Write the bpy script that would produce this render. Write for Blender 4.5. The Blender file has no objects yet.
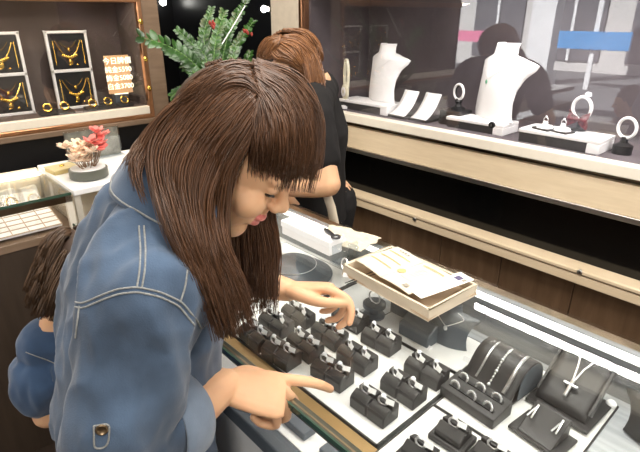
import bpy, bmesh, math, random
import numpy as np
from mathutils import Vector as V, Matrix, noise
from mathutils.bvhtree import BVHTree
random.seed(5); rng = np.random.default_rng(5)
C = bpy.context.scene.collection
R_ = math.radians

# ------------------------------------------------------------------ camera, world, lights, exposure
CAMZ = 1.5; FPX = 500.0
PITCH = R_(22.88); HEAD = R_(137.4)
FW = np.array([math.cos(HEAD)*math.cos(PITCH), math.sin(HEAD)*math.cos(PITCH), -math.sin(PITCH)])
RT = np.array([math.sin(HEAD), -math.cos(HEAD), 0.0])
UPV = np.cross(RT, FW)
cam = bpy.data.cameras.new('camera'); camo = bpy.data.objects.new('camera', cam); C.objects.link(camo)
m3 = Matrix((RT, UPV, -FW)).transposed()
camo.matrix_world = Matrix.Translation((0, 0, CAMZ)) @ m3.to_4x4()
cam.sensor_width = 36; cam.lens = 36*FPX/640; cam.clip_start = 0.02
bpy.context.scene.camera = camo

def ray(px, py): return RT*(px-320)/FPX - UPV*(py-226)/FPX + FW
def at_s(px, py, s): d = ray(px, py)*s; return V((d[0], d[1], d[2]+CAMZ))
def at_z(px, py, z): d = ray(px, py); return at_s(px, py, (z-CAMZ)/d[2])
def at_y(px, py, y): d = ray(px, py); return at_s(px, py, y/d[1])
def at_x(px, py, x): d = ray(px, py); return at_s(px, py, x/d[0])

sc = bpy.context.scene
vs = sc.view_settings
vs.view_transform = 'Standard'; vs.look = 'None'; vs.gamma = 1; vs.use_curve_mapping = False
vs.exposure = 0.35
w = bpy.data.worlds.new('daylight'); sc.world = w; w.use_nodes = True
bgn = w.node_tree.nodes['Background']; bgn.inputs[0].default_value = (0.80, 0.90, 1.0, 1); bgn.inputs[1].default_value = 1.3

def area(name, loc, size, power, col=(1, .93, .84), rot=(0, 0, 0), spread=None):
    l = bpy.data.lights.new(name, 'AREA'); l.shape = 'RECTANGLE'; l.size, l.size_y = size
    l.energy = power; l.color = col
    if spread: l.spread = spread
    o = bpy.data.objects.new(name, l); C.objects.link(o); o.location = loc; o.rotation_euler = rot
    return o
sun = bpy.data.lights.new('sun', 'SUN'); sun.energy = 26; sun.angle = .01; suno = bpy.data.objects.new('sun', sun); C.objects.link(suno)
suno.rotation_euler = V((.25, -.75, -.62)).to_track_quat('-Z', 'Y').to_euler()
WARM = (1, .80, .56); NEUT = (1, .95, .88)
area('ceiling_light_counter', (-0.35, .55, 2.62), (1.6, .5), 25, NEUT)
area('added_fill_entrance', (1.5, -1.7, 2.3), (.7, .5), 26, NEUT, tuple(V((-2.0, 2.1, -1.1)).to_track_quat('-Z', 'Y').to_euler()))  # unseen fill lamp, added to brighten the woman's face
area('added_fill_right', (1.5, 1.1, 2.6), (.6, .6), 24, NEUT, (0, R_(45), 0))  # added fill from the right, tilted to light the face under the fringe
area('ceiling_light_customer', (0.2, -.5, 2.62), (1.2, .6), 13, NEUT)
area('ceiling_light_aisle', (-0.8, 1.1, 2.62), (2.6, .3), 26, NEUT)
area('ceiling_light_side', (-2.05, .3, 2.62), (.4, 1.6), 14, WARM)
area('case_light_long', (-0.2, 1.87, 1.63), (2.1, .03), 12, (1, .95, .92))
area('case_light_side', (-2.565, .30, 1.583), (.05, 1.5), 4.2, (1, .86, .66), (0, R_(-22), 0))

# ------------------------------------------------------------------ materials
def mat(name, col, rough=.5, metal=0, var=.08, vscale=30, bump=0, bscale=200, spec=.5, stretch=None, emit=0, island=0, coat=0, sss=0):
    m = bpy.data.materials.new(name); m.use_nodes = True; nt = m.node_tree; N = nt.nodes; L = nt.links
    b = N['Principled BSDF']
    tc = N.new('ShaderNodeTexCoord'); src = tc.outputs['Object']
    if stretch:
        mp = N.new('ShaderNodeMapping'); mp.inputs['Scale'].default_value = stretch; L.new(src, mp.inputs[0]); src = mp.outputs[0]
    nz = N.new('ShaderNodeTexNoise'); nz.inputs['Scale'].default_value = vscale; nz.inputs['Detail'].default_value = 4; L.new(src, nz.inputs['Vector'])
    rp = N.new('ShaderNodeMapRange'); rp.inputs[1].default_value = .25; rp.inputs[2].default_value = .75
    rp.inputs[3].default_value = 1-var; rp.inputs[4].default_value = 1+var; L.new(nz.outputs[0], rp.inputs[0])
    hs = N.new('ShaderNodeHueSaturation'); hs.inputs['Color'].default_value = (*col, 1)
    val = rp.outputs[0]
    if island:
        g = N.new('ShaderNodeNewGeometry'); r2 = N.new('ShaderNodeMapRange'); r2.inputs[3].default_value = 1-island; r2.inputs[4].default_value = 1+island
        L.new(g.outputs['Random Per Island'], r2.inputs[0]); mu = N.new('ShaderNodeMath'); mu.operation = 'MULTIPLY'
        L.new(val, mu.inputs[0]); L.new(r2.outputs[0], mu.inputs[1]); val = mu.outputs[0]
    L.new(val, hs.inputs['Value']); L.new(hs.outputs[0], b.inputs['Base Color'])
    b.inputs['Roughness'].default_value = rough; b.inputs['Metallic'].default_value = metal
    b.inputs['Specular IOR Level'].default_value = spec; b.inputs['Coat Weight'].default_value = coat
    if sss:
        b.inputs['Subsurface Weight'].default_value = sss; b.inputs['Subsurface Radius'].default_value = (.012, .004, .002); b.inputs['Subsurface Scale'].default_value = .5
    if bump:
        n2 = N.new('ShaderNodeTexNoise'); n2.inputs['Scale'].default_value = bscale; L.new(src, n2.inputs['Vector'])
        bp = N.new('ShaderNodeBump'); bp.inputs['Strength'].default_value = bump; bp.inputs['Distance'].default_value = .003
        L.new(n2.outputs[0], bp.inputs['Height']); L.new(bp.outputs[0], b.inputs['Normal'])
    if emit:
        b.inputs['Emission Color'].default_value = (*col, 1); b.inputs['Emission Strength'].default_value = emit
    return m

def glass(name, tint=(1, 1, 1), f0=.04, rough=0.0, haze=0):
    m = bpy.data.materials.new(name); m.use_nodes = True; nt = m.node_tree; N = nt.nodes; L = nt.links
    N.remove(N['Principled BSDF']); out = N['Material Output']
    tr = N.new('ShaderNodeBsdfTransparent'); tr.inputs[0].default_value = (*tint, 1)
    gl = N.new('ShaderNodeBsdfGlossy'); gl.inputs['Roughness'].default_value = rough
    lw = N.new('ShaderNodeLayerWeight'); lw.inputs[0].default_value = .5
    p = N.new('ShaderNodeMath'); p.operation = 'POWER'; p.inputs[1].default_value = 5; L.new(lw.outputs['Facing'], p.inputs[0])
    mr = N.new('ShaderNodeMapRange'); mr.inputs[3].default_value = f0; mr.inputs[4].default_value = 1; L.new(p.outputs[0], mr.inputs[0])
    mx = N.new('ShaderNodeMixShader'); L.new(mr.outputs[0], mx.inputs[0]); L.new(tr.outputs[0], mx.inputs[1]); L.new(gl.outputs[0], mx.inputs[2])
    L.new(mx.outputs[0], out.inputs[0])
    return m

def planks(name, c1, c2, scale, axis='X', rough=.45):
    m = bpy.data.materials.new(name); m.use_nodes = True; nt = m.node_tree; N = nt.nodes; L = nt.links; b = N['Principled BSDF']
    tc = N.new('ShaderNodeTexCoord'); mp = N.new('ShaderNodeMapping'); mp.inputs['Scale'].default_value = scale; L.new(tc.outputs['Object'], mp.inputs[0])
    nz = N.new('ShaderNodeTexNoise'); nz.inputs['Scale'].default_value = 6; nz.inputs['Detail'].default_value = 6; nz.inputs['Roughness'].default_value = .6; L.new(mp.outputs[0], nz.inputs['Vector'])
    cr = N.new('ShaderNodeValToRGB'); cr.color_ramp.elements[0].position = .3; cr.color_ramp.elements[1].position = .7
    cr.color_ramp.elements[0].color = (*c1, 1); cr.color_ramp.elements[1].color = (*c2, 1); L.new(nz.outputs[0], cr.inputs[0]); L.new(cr.outputs[0], b.inputs['Base Color'])
    b.inputs['Roughness'].default_value = rough
    return m

def denim(name, col, var=.22):
    m = mat(name, col, rough=.85, var=var, vscale=14, spec=.15)
    nt = m.node_tree; N = nt.nodes; L = nt.links; b = N['Principled BSDF']; tc = N.new('ShaderNodeTexCoord')
    wv = N.new('ShaderNodeTexNoise'); wv.inputs['Scale'].default_value = 520; wv.inputs['Detail'].default_value = 3; L.new(tc.outputs['Object'], wv.inputs['Vector'])
    bp = N.new('ShaderNodeBump'); bp.inputs['Strength'].default_value = .35; bp.inputs['Distance'].default_value = .0012
    L.new(wv.outputs[0], bp.inputs['Height']); L.new(bp.outputs[0], b.inputs['Normal'])
    b.inputs['Sheen Weight'].default_value = .25
    return m

M = dict(
 fascia=planks('dark_fascia', (.05, .035, .025), (.075, .052, .036), (1, 1, 8), rough=.7),
 floor=planks('dark_floor_wood', (.028, .018, .012), (.05, .032, .022), (1, 8, 8), rough=.4),
 ceiling=mat('ceiling_paint', (.16, .15, .14), .9),
 wall=mat('cream_wall_paint', (.62, .55, .45), .85, bump=.1),
 black=mat('black_wall_panel', (.006, .006, .007), .35),
 felt=mat('purple_grey_felt', (.13, .112, .12), .95, var=.2, vscale=5, spec=.1),
 brownfelt=mat('brown_felt', (.115, .090, .082), .95, var=.15, vscale=6, spec=.1),
 maple=planks('pale_maple', (.70, .56, .38), (.78, .64, .45), (1.2, 1, 12), rough=.42),
 walnut=planks('walnut_plank', (.12, .070, .038), (.19, .115, .065), (5, 5, .6), rough=.5),
 brownwood=planks('brown_wood', (.16, .105, .065), (.22, .15, .10), (1, 1, 8), rough=.5),
 copper=mat('copper_trim', (.50, .26, .14), .3, 1),
 cream=mat('cream_laminate', (.80, .74, .63), .4, var=.03),
 white=mat('white_laminate', (.86, .86, .85), .4, var=.02),
 tray=mat('white_tray_leatherette', (.84, .83, .81), .55, var=.02, bump=.05),
 bust=mat('white_bust_leatherette', (.88, .87, .86), .5, var=.015),
 charcoal=mat('charcoal_leatherette', (.036, .034, .034), .42, var=.15, vscale=60, bump=.12, bscale=500, spec=.6),
 greydisp=mat('grey_blue_leatherette', (.10, .117, .135), .45, var=.1, bump=.08, bscale=400),
 darkwalnut=planks('dark_walnut', (.035, .023, .015), (.055, .037, .025), (5, 5, .6), rough=.5),
 silverpanel=planks('silver_grain_panel', (.16, .17, .18), (.26, .27, .28), (1, 14, 14), rough=.4),
 silvermat=planks('silver_grain_mat', (.36, .38, .40), (.52, .54, .56), (1, 14, 14), rough=.35),
 steel=mat('brushed_steel', (.60, .58, .55), .32, 1, var=.06),
 bronze=mat('bronze_rail', (.22, .16, .10), .35, 1),
 darkrail=mat('dark_edge_rail', (.07, .065, .045), .3, .3),
 amber=mat('gold_strip', (.42, .27, .12), .3, .4),
 silver=mat('polished_silver', (.95, .95, .96), .3, 1, var=.02),
 gem=mat('clear_gem', (.95, .96, 1), .03, 0, var=0, spec=1, coat=1),
 tagw=mat('white_tag_paper', (.90, .90, .90), .6, var=.01),
 gold=mat('yellow_gold', (.86, .56, .12), .2, 1, var=.04),
 green=mat('green_jade', (.16, .42, .25), .25, coat=.5),
 pearl=mat('cream_pearl', (.80, .76, .58), .25, coat=.5),
 glass=glass('clear_glass'), caseglass=glass('case_glass', (.97, .97, .98), .06), topglass=glass('counter_top_glass', (.975, .985, .98), .04),
 acrylic=glass('clear_acrylic', (.86, .89, .91), .08, .02),
 glassedge=mat('glass_edge_green', (.04, .08, .055), .15, coat=.5),
 blackgloss=mat('black_gloss_panel', (.004, .004, .004), .12, var=0, spec=.4),
 led=mat('led_strip', (1, .98, .94), .5, var=0, emit=1.6),
 skin=mat('fair_skin', (.66, .385, .225), .5, var=.05, vscale=25, sss=.12, spec=.35),
 lips=mat('lip_colour', (.60, .17, .15), .35, var=.04),
 eye=mat('eye', (.03, .02, .015), .1, coat=1),
 scalp=mat('scalp_hair_base', (.035, .017, .009), .6),
 hair=mat('dark_brown_hair', (.082, .036, .016), .40, var=.2, vscale=12, island=.35, spec=.5),
 hair2=mat('chestnut_hair', (.17, .070, .024), .36, var=.2, vscale=12, island=.4, spec=.5),
 hair3=mat('child_brown_hair', (.065, .035, .018), .4, var=.2, island=.4),
 denim=denim('blue_denim', (.054, .083, .132), .42), denimcuff=denim('pale_denim_cuff', (.15, .19, .25)), denimdark=denim('dark_denim', (.035, .07, .135)),
 denimchild=denim('child_denim', (.045, .080, .150)),
 stitch=mat('pale_seam_stitching', (.22, .225, .22), .8, var=.3, vscale=400),
 blackcloth=mat('black_knit', (.014, .013, .013), .9, bump=.15, bscale=300, spec=.2),
 darkcloth=mat('dark_brown_cloth', (.03, .022, .017), .9),
 creamcloth=mat('cream_cloth', (.70, .61, .47), .9, bump=.3, bscale=120),
 suede=mat('cream_suede', (.58, .51, .39), .95, bump=.4, bscale=150),
 paper=mat('certificate_paper', (.74, .68, .56), .6, var=.02), paperw=mat('white_card', (.90, .87, .82), .55, var=.01),
 traybeige=mat('beige_tray_fabric', (.60, .52, .40), .8, var=.04, bump=.1), traytan=mat('tan_tray_lining', (.50, .38, .26), .8),
 ink=mat('grey_ink', (.30, .27, .22), .7), goldink=mat('gold_ink', (.55, .42, .18), .5), purpleink=mat('dark_purple_ink', (.06, .05, .12), .5),
 blackplastic=mat('black_plastic', (.015, .015, .016), .35),
 leaf=mat('glossy_green_leaf', (.026, .082, .013), .3, var=.3, vscale=8, island=.4, spec=.55),
 stem=mat('green_stem', (.10, .20, .05), .5), red=mat('red_ribbon', (.30, .035, .025), .5),
 pot=mat('ceramic_pot', (.45, .43, .40), .4), soil=mat('dark_soil', (.03, .02, .012), .95),
 potgrey=mat('grey_green_planter', (.10, .105, .085), .4), petalpink=mat('coral_petal', (.85, .25, .22), .6, island=.25), petalcream=mat('cream_petal', (.85, .66, .50), .6, island=.2), twig=mat('brown_twig', (.22, .12, .06), .8),
 signtan=mat('tan_sign_board', (.62, .36, .17), .5, emit=.45), signlit=mat('lit_cream_lettering', (1, .93, .72), .5, var=0, emit=1.4),
 bulb=mat('bulb_glow', (1, .98, .9), .5, var=0, emit=14),
 tartanred=mat('dark_red_tartan', (.10, .008, .015), .7, var=.7, vscale=90),
 facade=mat('pale_facade', (.62, .60, .57), .8), facadedark=mat('street_dark', (.12, .12, .13), .5), blue=mat('blue_signboard', (.05, .30, .66), .4), pink=mat('pink_banner', (.80, .22, .36), .5), asphalt=mat('asphalt', (.18, .18, .18), .9),
)

# ------------------------------------------------------------------ mesh building helpers
def tag(o, label=None, cat=None, group=None, kind=None):
    if label: o['label'] = label
    if cat: o['category'] = cat
    if group: o['group'] = group
    if kind: o['kind'] = kind
    return o
def empty(name, loc=(0, 0, 0), rz=0, label=None, cat=None, group=None):
    o = bpy.data.objects.new(name, None); C.objects.link(o); o.location = loc; o.rotation_euler.z = rz; o.empty_display_size = .05
    return tag(o, label, cat, group)
def copy_tree(o, parent=None):
    c = o.copy(); C.objects.link(c)
    if parent: c.parent = parent
    for ch in [x for x in C.objects if x.parent == o]: copy_tree(ch, c)
    return c

def frame_path(P):
    P = [V(p) for p in P]; n = len(P); T = []
    for i in range(n):
        t = (P[min(i+1, n-1)] - P[max(i-1, 0)]); T.append(t.normalized() if t.length > 1e-9 else V((0, 0, 1)))
    a = V((0, 0, 1)) if abs(T[0].z) < .9 else V((1, 0, 0))
    X = [(a - T[0]*a.dot(T[0])).normalized()]
    for i in range(1, n):
        x = X[-1] - T[i]*X[-1].dot(T[i]); X.append(x.normalized())
    return P, T, X, [T[i].cross(X[i]) for i in range(n)]

def spline(P, k=6):
    P = [V(p) for p in P]; out = []
    Q = [P[0]*2-P[1]] + P + [P[-1]*2-P[-2]]
    for i in range(1, len(Q)-2):
        p0, p1, p2, p3 = Q[i-1:i+3]
        for j in range(k):
            t = j/k; out.append(.5*((2*p1)+(p2-p0)*t+(2*p0-5*p1+4*p2-p3)*t*t+(3*p1-p0-3*p2+p3)*t**3))
    out.append(P[-1]); return out

class MB:
    def __init__(s): s.v = []; s.f = []; s.mi = []; s.cur = 0
    def add(s, vs, fs):
        o = len(s.v); s.v += [tuple(p) for p in vs]; s.f += [tuple(i+o for i in f) for f in fs]; s.mi += [s.cur]*len(fs); return s
    def box(s, c, d, rot=None):
        c = V(c); pts = []
        for x in (-.5, .5):
            for y in (-.5, .5):
                for z in (-.5, .5):
                    p = V((x*d[0], y*d[1], z*d[2])); pts.append(c+(rot@p if rot else p))
        return s.add(pts, [(0, 1, 3, 2), (4, 6, 7, 5), (0, 4, 5, 1), (2, 3, 7, 6), (0, 2, 6, 4), (1, 5, 7, 3)])
    def bb(s, a, b):
        a = V(a); b = V(b); return s.box((a+b)/2, [abs(x) for x in (b-a)])
    def loft(s, rings, cap=True, closed=True):
        n = len(rings[0]); vs = [p for r in rings for p in r]; fs = []
        for i in range(len(rings)-1):
            for j in range(n if closed else n-1):
                k = (j+1) % n; fs.append((i*n+j, i*n+k, (i+1)*n+k, (i+1)*n+j))
        if cap: fs += [tuple(range(n-1, -1, -1)), tuple(range((len(rings)-1)*n, len(rings)*n))]
        return s.add(vs, fs)
    def tube(s, P, r, n=10, round_=False, asp=1.0):
        P, T, X, Y = frame_path(P); m = len(P)
        rr = [r]*m if isinstance(r, (int, float)) else (list(r) if len(r) == m else list(np.interp(np.linspace(0, 1, m), np.linspace(0, 1, len(r)), r)))
        def ring(c, x, y, q): return [c + x*(q*math.cos(2*math.pi*j/n)) + y*(q*asp*math.sin(2*math.pi*j/n)) for j in range(n)]
        rings = []
        if round_:
            for a in (80, 55, 28): rings.append(ring(P[0]-T[0]*rr[0]*math.sin(R_(a)), X[0], Y[0], rr[0]*math.cos(R_(a))))
        rings += [ring(P[i], X[i], Y[i], rr[i]) for i in range(m)]
        if round_:
            for a in (28, 55, 80): rings.append(ring(P[-1]+T[-1]*rr[-1]*math.sin(R_(a)), X[-1], Y[-1], rr[-1]*math.cos(R_(a))))
        return s.loft(rings)
    def cyl(s, a, b, r, n=20): return s.tube([a, b], r, n)
    def lathe(s, prof, c=(0, 0, 0), n=28):
        c = V(c); rings = [[c+V((r*math.cos(2*math.pi*j/n), r*math.sin(2*math.pi*j/n), z)) for j in range(n)] for r, z in prof]
        return s.loft(rings)
    def torus(s, c, ax, ay, R, r, n=24, m=8, a0=0, a1=2*math.pi):
        c = V(c); ax = V(ax).normalized(); ay = V(ay).normalized(); az = ax.cross(ay); full = abs(a1-a0-2*math.pi) < 1e-6
        k = n if full else n+1; rings = []
        for i in range(k):
            a = a0+(a1-a0)*i/n; d = ax*math.cos(a)+ay*math.sin(a)
            rings.append([c+d*(R+r*math.cos(2*math.pi*j/m))+az*(r*math.sin(2*math.pi*j/m)) for j in range(m)])
        if full: rings.append(rings[0])
        return s.loft(rings, cap=not full)
    def ell(s, c, r, Mx=None, O=None, n=20, m=14):
        vs = []; fs = []
        r = (r, r, r) if isinstance(r, (int, float)) else r
        for i in range(m+1):
            a = math.pi*i/m
            for j in range(n):
                b = 2*math.pi*j/n
                p = V((c[0]+r[0]*math.sin(a)*math.cos(b), c[1]+r[1]*math.sin(a)*math.sin(b), c[2]+r[2]*math.cos(a)))
                if Mx is not None: p = Mx@p + O
                vs.append(p)
        for i in range(m):
            for j in range(n):
                k = (j+1) % n; fs.append((i*n+j, (i+1)*n+j, (i+1)*n+k, i*n+k))
        return s.add(vs, fs)
    def sheet(s, fn, nu, nv):
        vs = [fn(i/nu, j/nv) for i in range(nu+1) for j in range(nv+1)]; w_ = nv+1
        return s.add(vs, [(i*w_+j, (i+1)*w_+j, (i+1)*w_+j+1, i*w_+j+1) for i in range(nu) for j in range(nv)])
    def prism(s, poly, axis, a, b):
        # polygon in the two other axes, extruded along axis from a to b
        def pt(p, q): return {'x': (q, p[0], p[1]), 'y': (p[0], q, p[1]), 'z': (p[0], p[1], q)}[axis]
        return s.loft([[pt(p, a) for p in poly], [pt(p, b) for p in poly]])
    def mesh(s, name):
        me = bpy.data.meshes.new(name); me.from_pydata(s.v, [], s.f); me.polygons.foreach_set('material_index', s.mi); me.update()
        bm = bmesh.new(); bm.from_mesh(me); bmesh.ops.remove_doubles(bm, verts=bm.verts, dist=1e-6); bmesh.ops.recalc_face_normals(bm, faces=bm.faces); bm.to_mesh(me); bm.free()
        return me
    def build(s, name, m, parent=None, bev=0, solid=0, sub=0, ang=35, seg=2, off=-1):
        me = s.mesh(name)
        for x in (m if isinstance(m, (list, tuple)) else [m]): me.materials.append(x)
        return link(name, me, parent, bev, solid, sub, ang, seg, off)

def link(name, me, parent=None, bev=0, solid=0, sub=0, ang=35, seg=2, off=-1):
    me.polygons.foreach_set('use_smooth', [True]*len(me.polygons)); me.set_sharp_from_angle(angle=R_(ang))
    o = bpy.data.objects.new(name, me); C.objects.link(o)
    if parent: o.parent = parent
    if solid: q = o.modifiers.new('thickness', 'SOLIDIFY'); q.thickness = solid; q.offset = off
    if bev: q = o.modifiers.new('bevel', 'BEVEL'); q.width = bev; q.segments = seg; q.limit_method = 'ANGLE'; q.angle_limit = R_(40)
    if sub: q = o.modifiers.new('smooth', 'SUBSURF'); q.levels = sub; q.render_levels = sub
    return o

def fuse(mb, name, voxel, it=4):
    me = mb.mesh('temporary'); o = bpy.data.objects.new('temporary', me); C.objects.link(o)
    q = o.modifiers.new('r', 'REMESH'); q.mode = 'VOXEL'; q.voxel_size = voxel; q.use_smooth_shade = True
    q = o.modifiers.new('s', 'SMOOTH'); q.factor = .5; q.iterations = it
    bpy.context.view_layer.update(); dg = bpy.context.evaluated_depsgraph_get()
    new = bpy.data.meshes.new_from_object(o.evaluated_get(dg)); new.name = name
    bpy.data.objects.remove(o); bpy.data.meshes.remove(me); new.materials.clear()
    return new

def struct(o): o['kind'] = 'structure'; return o
def slab(name, a, b, m): return struct(MB().bb(a, b).build(name, m))

# ------------------------------------------------------------------ the room
CL_X = -2.5     # face of the side wall case
slab('floor', (-4.6, -2.7, -.05), (2.6, 2.5, 0), M['floor'])
slab('ceiling', (-4.6, -2.7, 2.7), (2.6, 2.5, 2.78), M['ceiling'])
slab('wall_back', (-4.6, 2.42, 0), (2.6, 2.5, 2.7), M['wall'])
slab('wall_right', (2.5, -2.7, 0), (2.6, 2.42, 2.7), M['wall'])
slab('wall_left', (-4.6, -2.7, 0), (-4.5, 2.42, 2.7), M['black'])
slab('wall_recess', (-4.5, 2.34, 0), (-2.325, 2.42, 2.7), M['black'])
slab('wall_pillar', (-2.325, 1.78, 0), (-2.09, 2.42, 2.7), M['wall'])
slab('wall_partition', (-3.1, -.28, 0), (-2.80, 1.22, 2.7), M['black'])
# open shop front with the street behind the photographer
slab('wall_front', (-1.7, -2.75, 0), (2.6, -2.65, 2.7), M['wall'])
slab('trim_1', (-4.6, -2.75, 2.45), (-1.7, -2.65, 2.7), M['facadedark'])
slab('ground', (-26, -18, -.12), (14, -2.7, -.05), M['asphalt'])
# street seen only as a reflection in the long case's glass
def street():
    bd = empty('shop_building', (-9, -12.5, -.05), label='pale shop building across the street, mirrored in the long case glass', cat='building')
    b = MB().bb((-14, -2, 0), (9.5, 0, 7)); b.build('wall', M['facade'], bd)
    for i in range(7):
        f = MB().bb((-8+i*2.4, .0, .3), (-6.3+i*2.4, .06, 2.3)).build('shop_window', M['facadedark'], bd)
        MB().bb((-7.2+i*2.4, .06, .3), (-7.12+i*2.4, .1, 2.3)).build('mullion', M['white'], f)
    for i in range(7): MB().bb((-8+i*2.4, .0, 3.4), (-6.3+i*2.4, .06, 5.2)).build('upper_window', M['facadedark'], bd)
    t = empty('shop_sign', (-4.5, -8.6, -.05), label='blue signboard on a pale post standing across the street', cat='sign')
    MB().bb((-.75, -.05, .85), (.75, .05, 1.22)).build('board', M['blue'], t, bev=.01)
    MB().bb((-.05, -.05, 0), (.05, -.11, 2.6)).build('post', M['white'], t)
    t = empty('street_column', (-5.75, -8.9, -.05), label='white column standing across the street, left of the blue signboard', cat='column')
    MB().bb((-.28, -.2, 0), (.28, .2, 4)).build('shaft', M['white'], t); MB().bb((-.34, -.26, 0), (.34, .26, .3)).build('plinth', M['white'], t)
    t = empty('shop_banner', (-7.8, -8.6, -.05), label='pink cloth banner between two thin posts across the street', cat='banner')
    MB().bb((-.85, -.02, .92), (.85, .02, 1.18)).build('banner_cloth', M['pink'], t)
    for x in (-.9, .9): MB().cyl((x, 0, 0), (x, 0, 1.3), .025).build('post', M['steel'], t)
street()

# ------------------------------------------------------------------ long wall display case behind the counter
def long_case():
    t = empty('wall_display_case', (-.65, 1.8, 0), label='long built-in wall display case with pale wood front and black glass panel', cat='display case')
    ox, oy = -.65, 1.8
    def B(x0, x1, y0, y1, z0, z1): return MB().bb((x0-ox, y0-oy, z0), (x1-ox, y1-oy, z1))
    XL, XR = -2.07, .9
    B(XL, XR, 2.28, 2.34, .9, 1.66).build('back_panel', M['felt'], t)
    B(XL-.02, XL, 1.8, 2.34, .9, 1.66).build('side_panel', M['felt'], t)
    B(XR, XR+.02, 1.8, 2.34, .9, 1.66).build('side_panel', M['felt'], t)
    B(XL, XR, 1.79, 2.34, 1.64, 1.72).build('top_panel', M['cream'], t)
    B(XL, XR, 1.83, 2.28, 1.03, 1.05).build('shelf', M['felt'], t)
    B(XL, XR, 1.775, 1.83, 1.013, 1.053).build('front_ledge', M['cream'], t, bev=.003)
    B(XL, XR, 1.84, 1.85, .985, 1.03).build('light_gap', M['bronze'], t)
    B(XL, XR, 1.803, 1.809, 1.053, 1.64).build('glass_pane', M['caseglass'], t)
    B(XL-.02, XR, 1.80, 2.34, 1.72, 2.7).build('upper_panel', M['fascia'], t)
    B(XL-.022, XL, 1.775, 1.83, 1.0, 1.72).build('frame_post', M['copper'], t, bev=.003)
    B(XL-.02, XR, 1.79, 1.82, .886, .990).build('wood_panel', M['maple'], t, bev=.002)
    B(XL-.02, XR, 1.782, 1.83, .866, .886).build('panel_trim', M['steel'], t, bev=.002)
    B(XL-.02, XR, 1.86, 1.88, .64, .87).build('black_panel', M['blackgloss'], t)
    B(XL-.02, XR, 1.785, 1.88, .628, .645).build('lower_ledge', M['maple'], t, bev=.004)
    B(XL-.02, XR, 1.79, 1.87, .585, .622).build('ledge_front', M['maple'], t, bev=.004)
    pl = MB(); x = XL
    while x < XR:
        pl.bb((x-ox, 1.84-oy, 0), (min(x+.297, XR)-ox, 1.88-oy, .585)); x += .30
    pl.build('plinth', M['walnut'], t, bev=.002)
    for (px, py, yy, r) in ((492, 125, 1.775, .0125), (415, 219, 1.79, .010), (580, 272, 1.79, .010)):
        p = at_y(px, py, yy); p = V((p.x-ox, p.y-oy, p.z))
        lk = MB().cyl(p+V((0, .004, 0)), p-V((0, .006, 0)), r, 24).build('lock', M['blackplastic' if py == 125 else 'steel'], t, bev=.0015)
        MB().bb(p+V((-.0012, -.0068, -.005)), p+V((.0012, -.0058, .005))).build('keyhole', M['steel' if py == 125 else 'blackplastic'], lk)
long_case()

def riser(name, x, y, z, w, d, h, label, front='charcoal', group='white risers in the long case'):
    t = empty(name, (x, y, z), label=label, cat='riser', group=group)
    MB().bb((-w/2, -d/2, h-.014), (w/2, d/2, h)).build('top_board', M['bust'], t, bev=.003)
    MB().bb((w/2-.045, -d/2, 0), (w/2, d/2, h-.014)).build('end_block', M['bust'], t, bev=.003)
    MB().bb((-w/2+.004, -d/2+.006, 0), (w/2-.045, d/2, h-.014)).build('dark_body', M[front], t)
    return t

def bust_shape(sx=1.0):
    # bib shaped bust in local space, face towards -Y, height about .30
    zs = [0, .03, .08, .13, .18, .215, .24, .255, .27, .30, .318]
    ws = [.140, .134, .128, .130, .146, .176, .184, .126, .068, .058, .060]
    ys = [0, -.004, -.004, -.002, .004, .012, .018, .022, .026, .030, .034]
    ks = [.30, .32, .34, .38, .42, .42, .42, .50, .75, .95, .95]
    def fn(u, v):
        z = u*.318; W = np.interp(z, zs, ws); y = np.interp(z, zs, ys); k = np.interp(z, zs, ks)
        a = (v-.5)*2
        x = W*a*1.10
        return V((x*sx, (y+W*k*(a*a)*1.15)*sx, z*sx))
    return fn
def necklace_bust(loc, rz, label, m='bust', s=1.0, group=None, name='necklace_bust', pend='green', th=.010):
    t = empty(name, loc, rz, label=label, cat='necklace display', group=group)
    fn = bust_shape(s)
    sh = MB().sheet(fn, 40, 24).build('bust_shell', M[m], t, solid=th*s, off=-1, ang=60)
    # rear strut
    MB().tube([(0, .10*s, .006*s), (0, .07*s, .16*s)], .008*s, 8).build('strut', M[m], t)
    ch = MB(); pts = []
    for i in range(31):
        a = (i/30-.5)*2; q = .5+.5*a*.72; zz = .17+.10*abs(a)**1.25
        p = fn(zz/.318, q); pts.append(V((p.x, p.y-.0025*s, p.z)))
    return t, pts, fn

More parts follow.
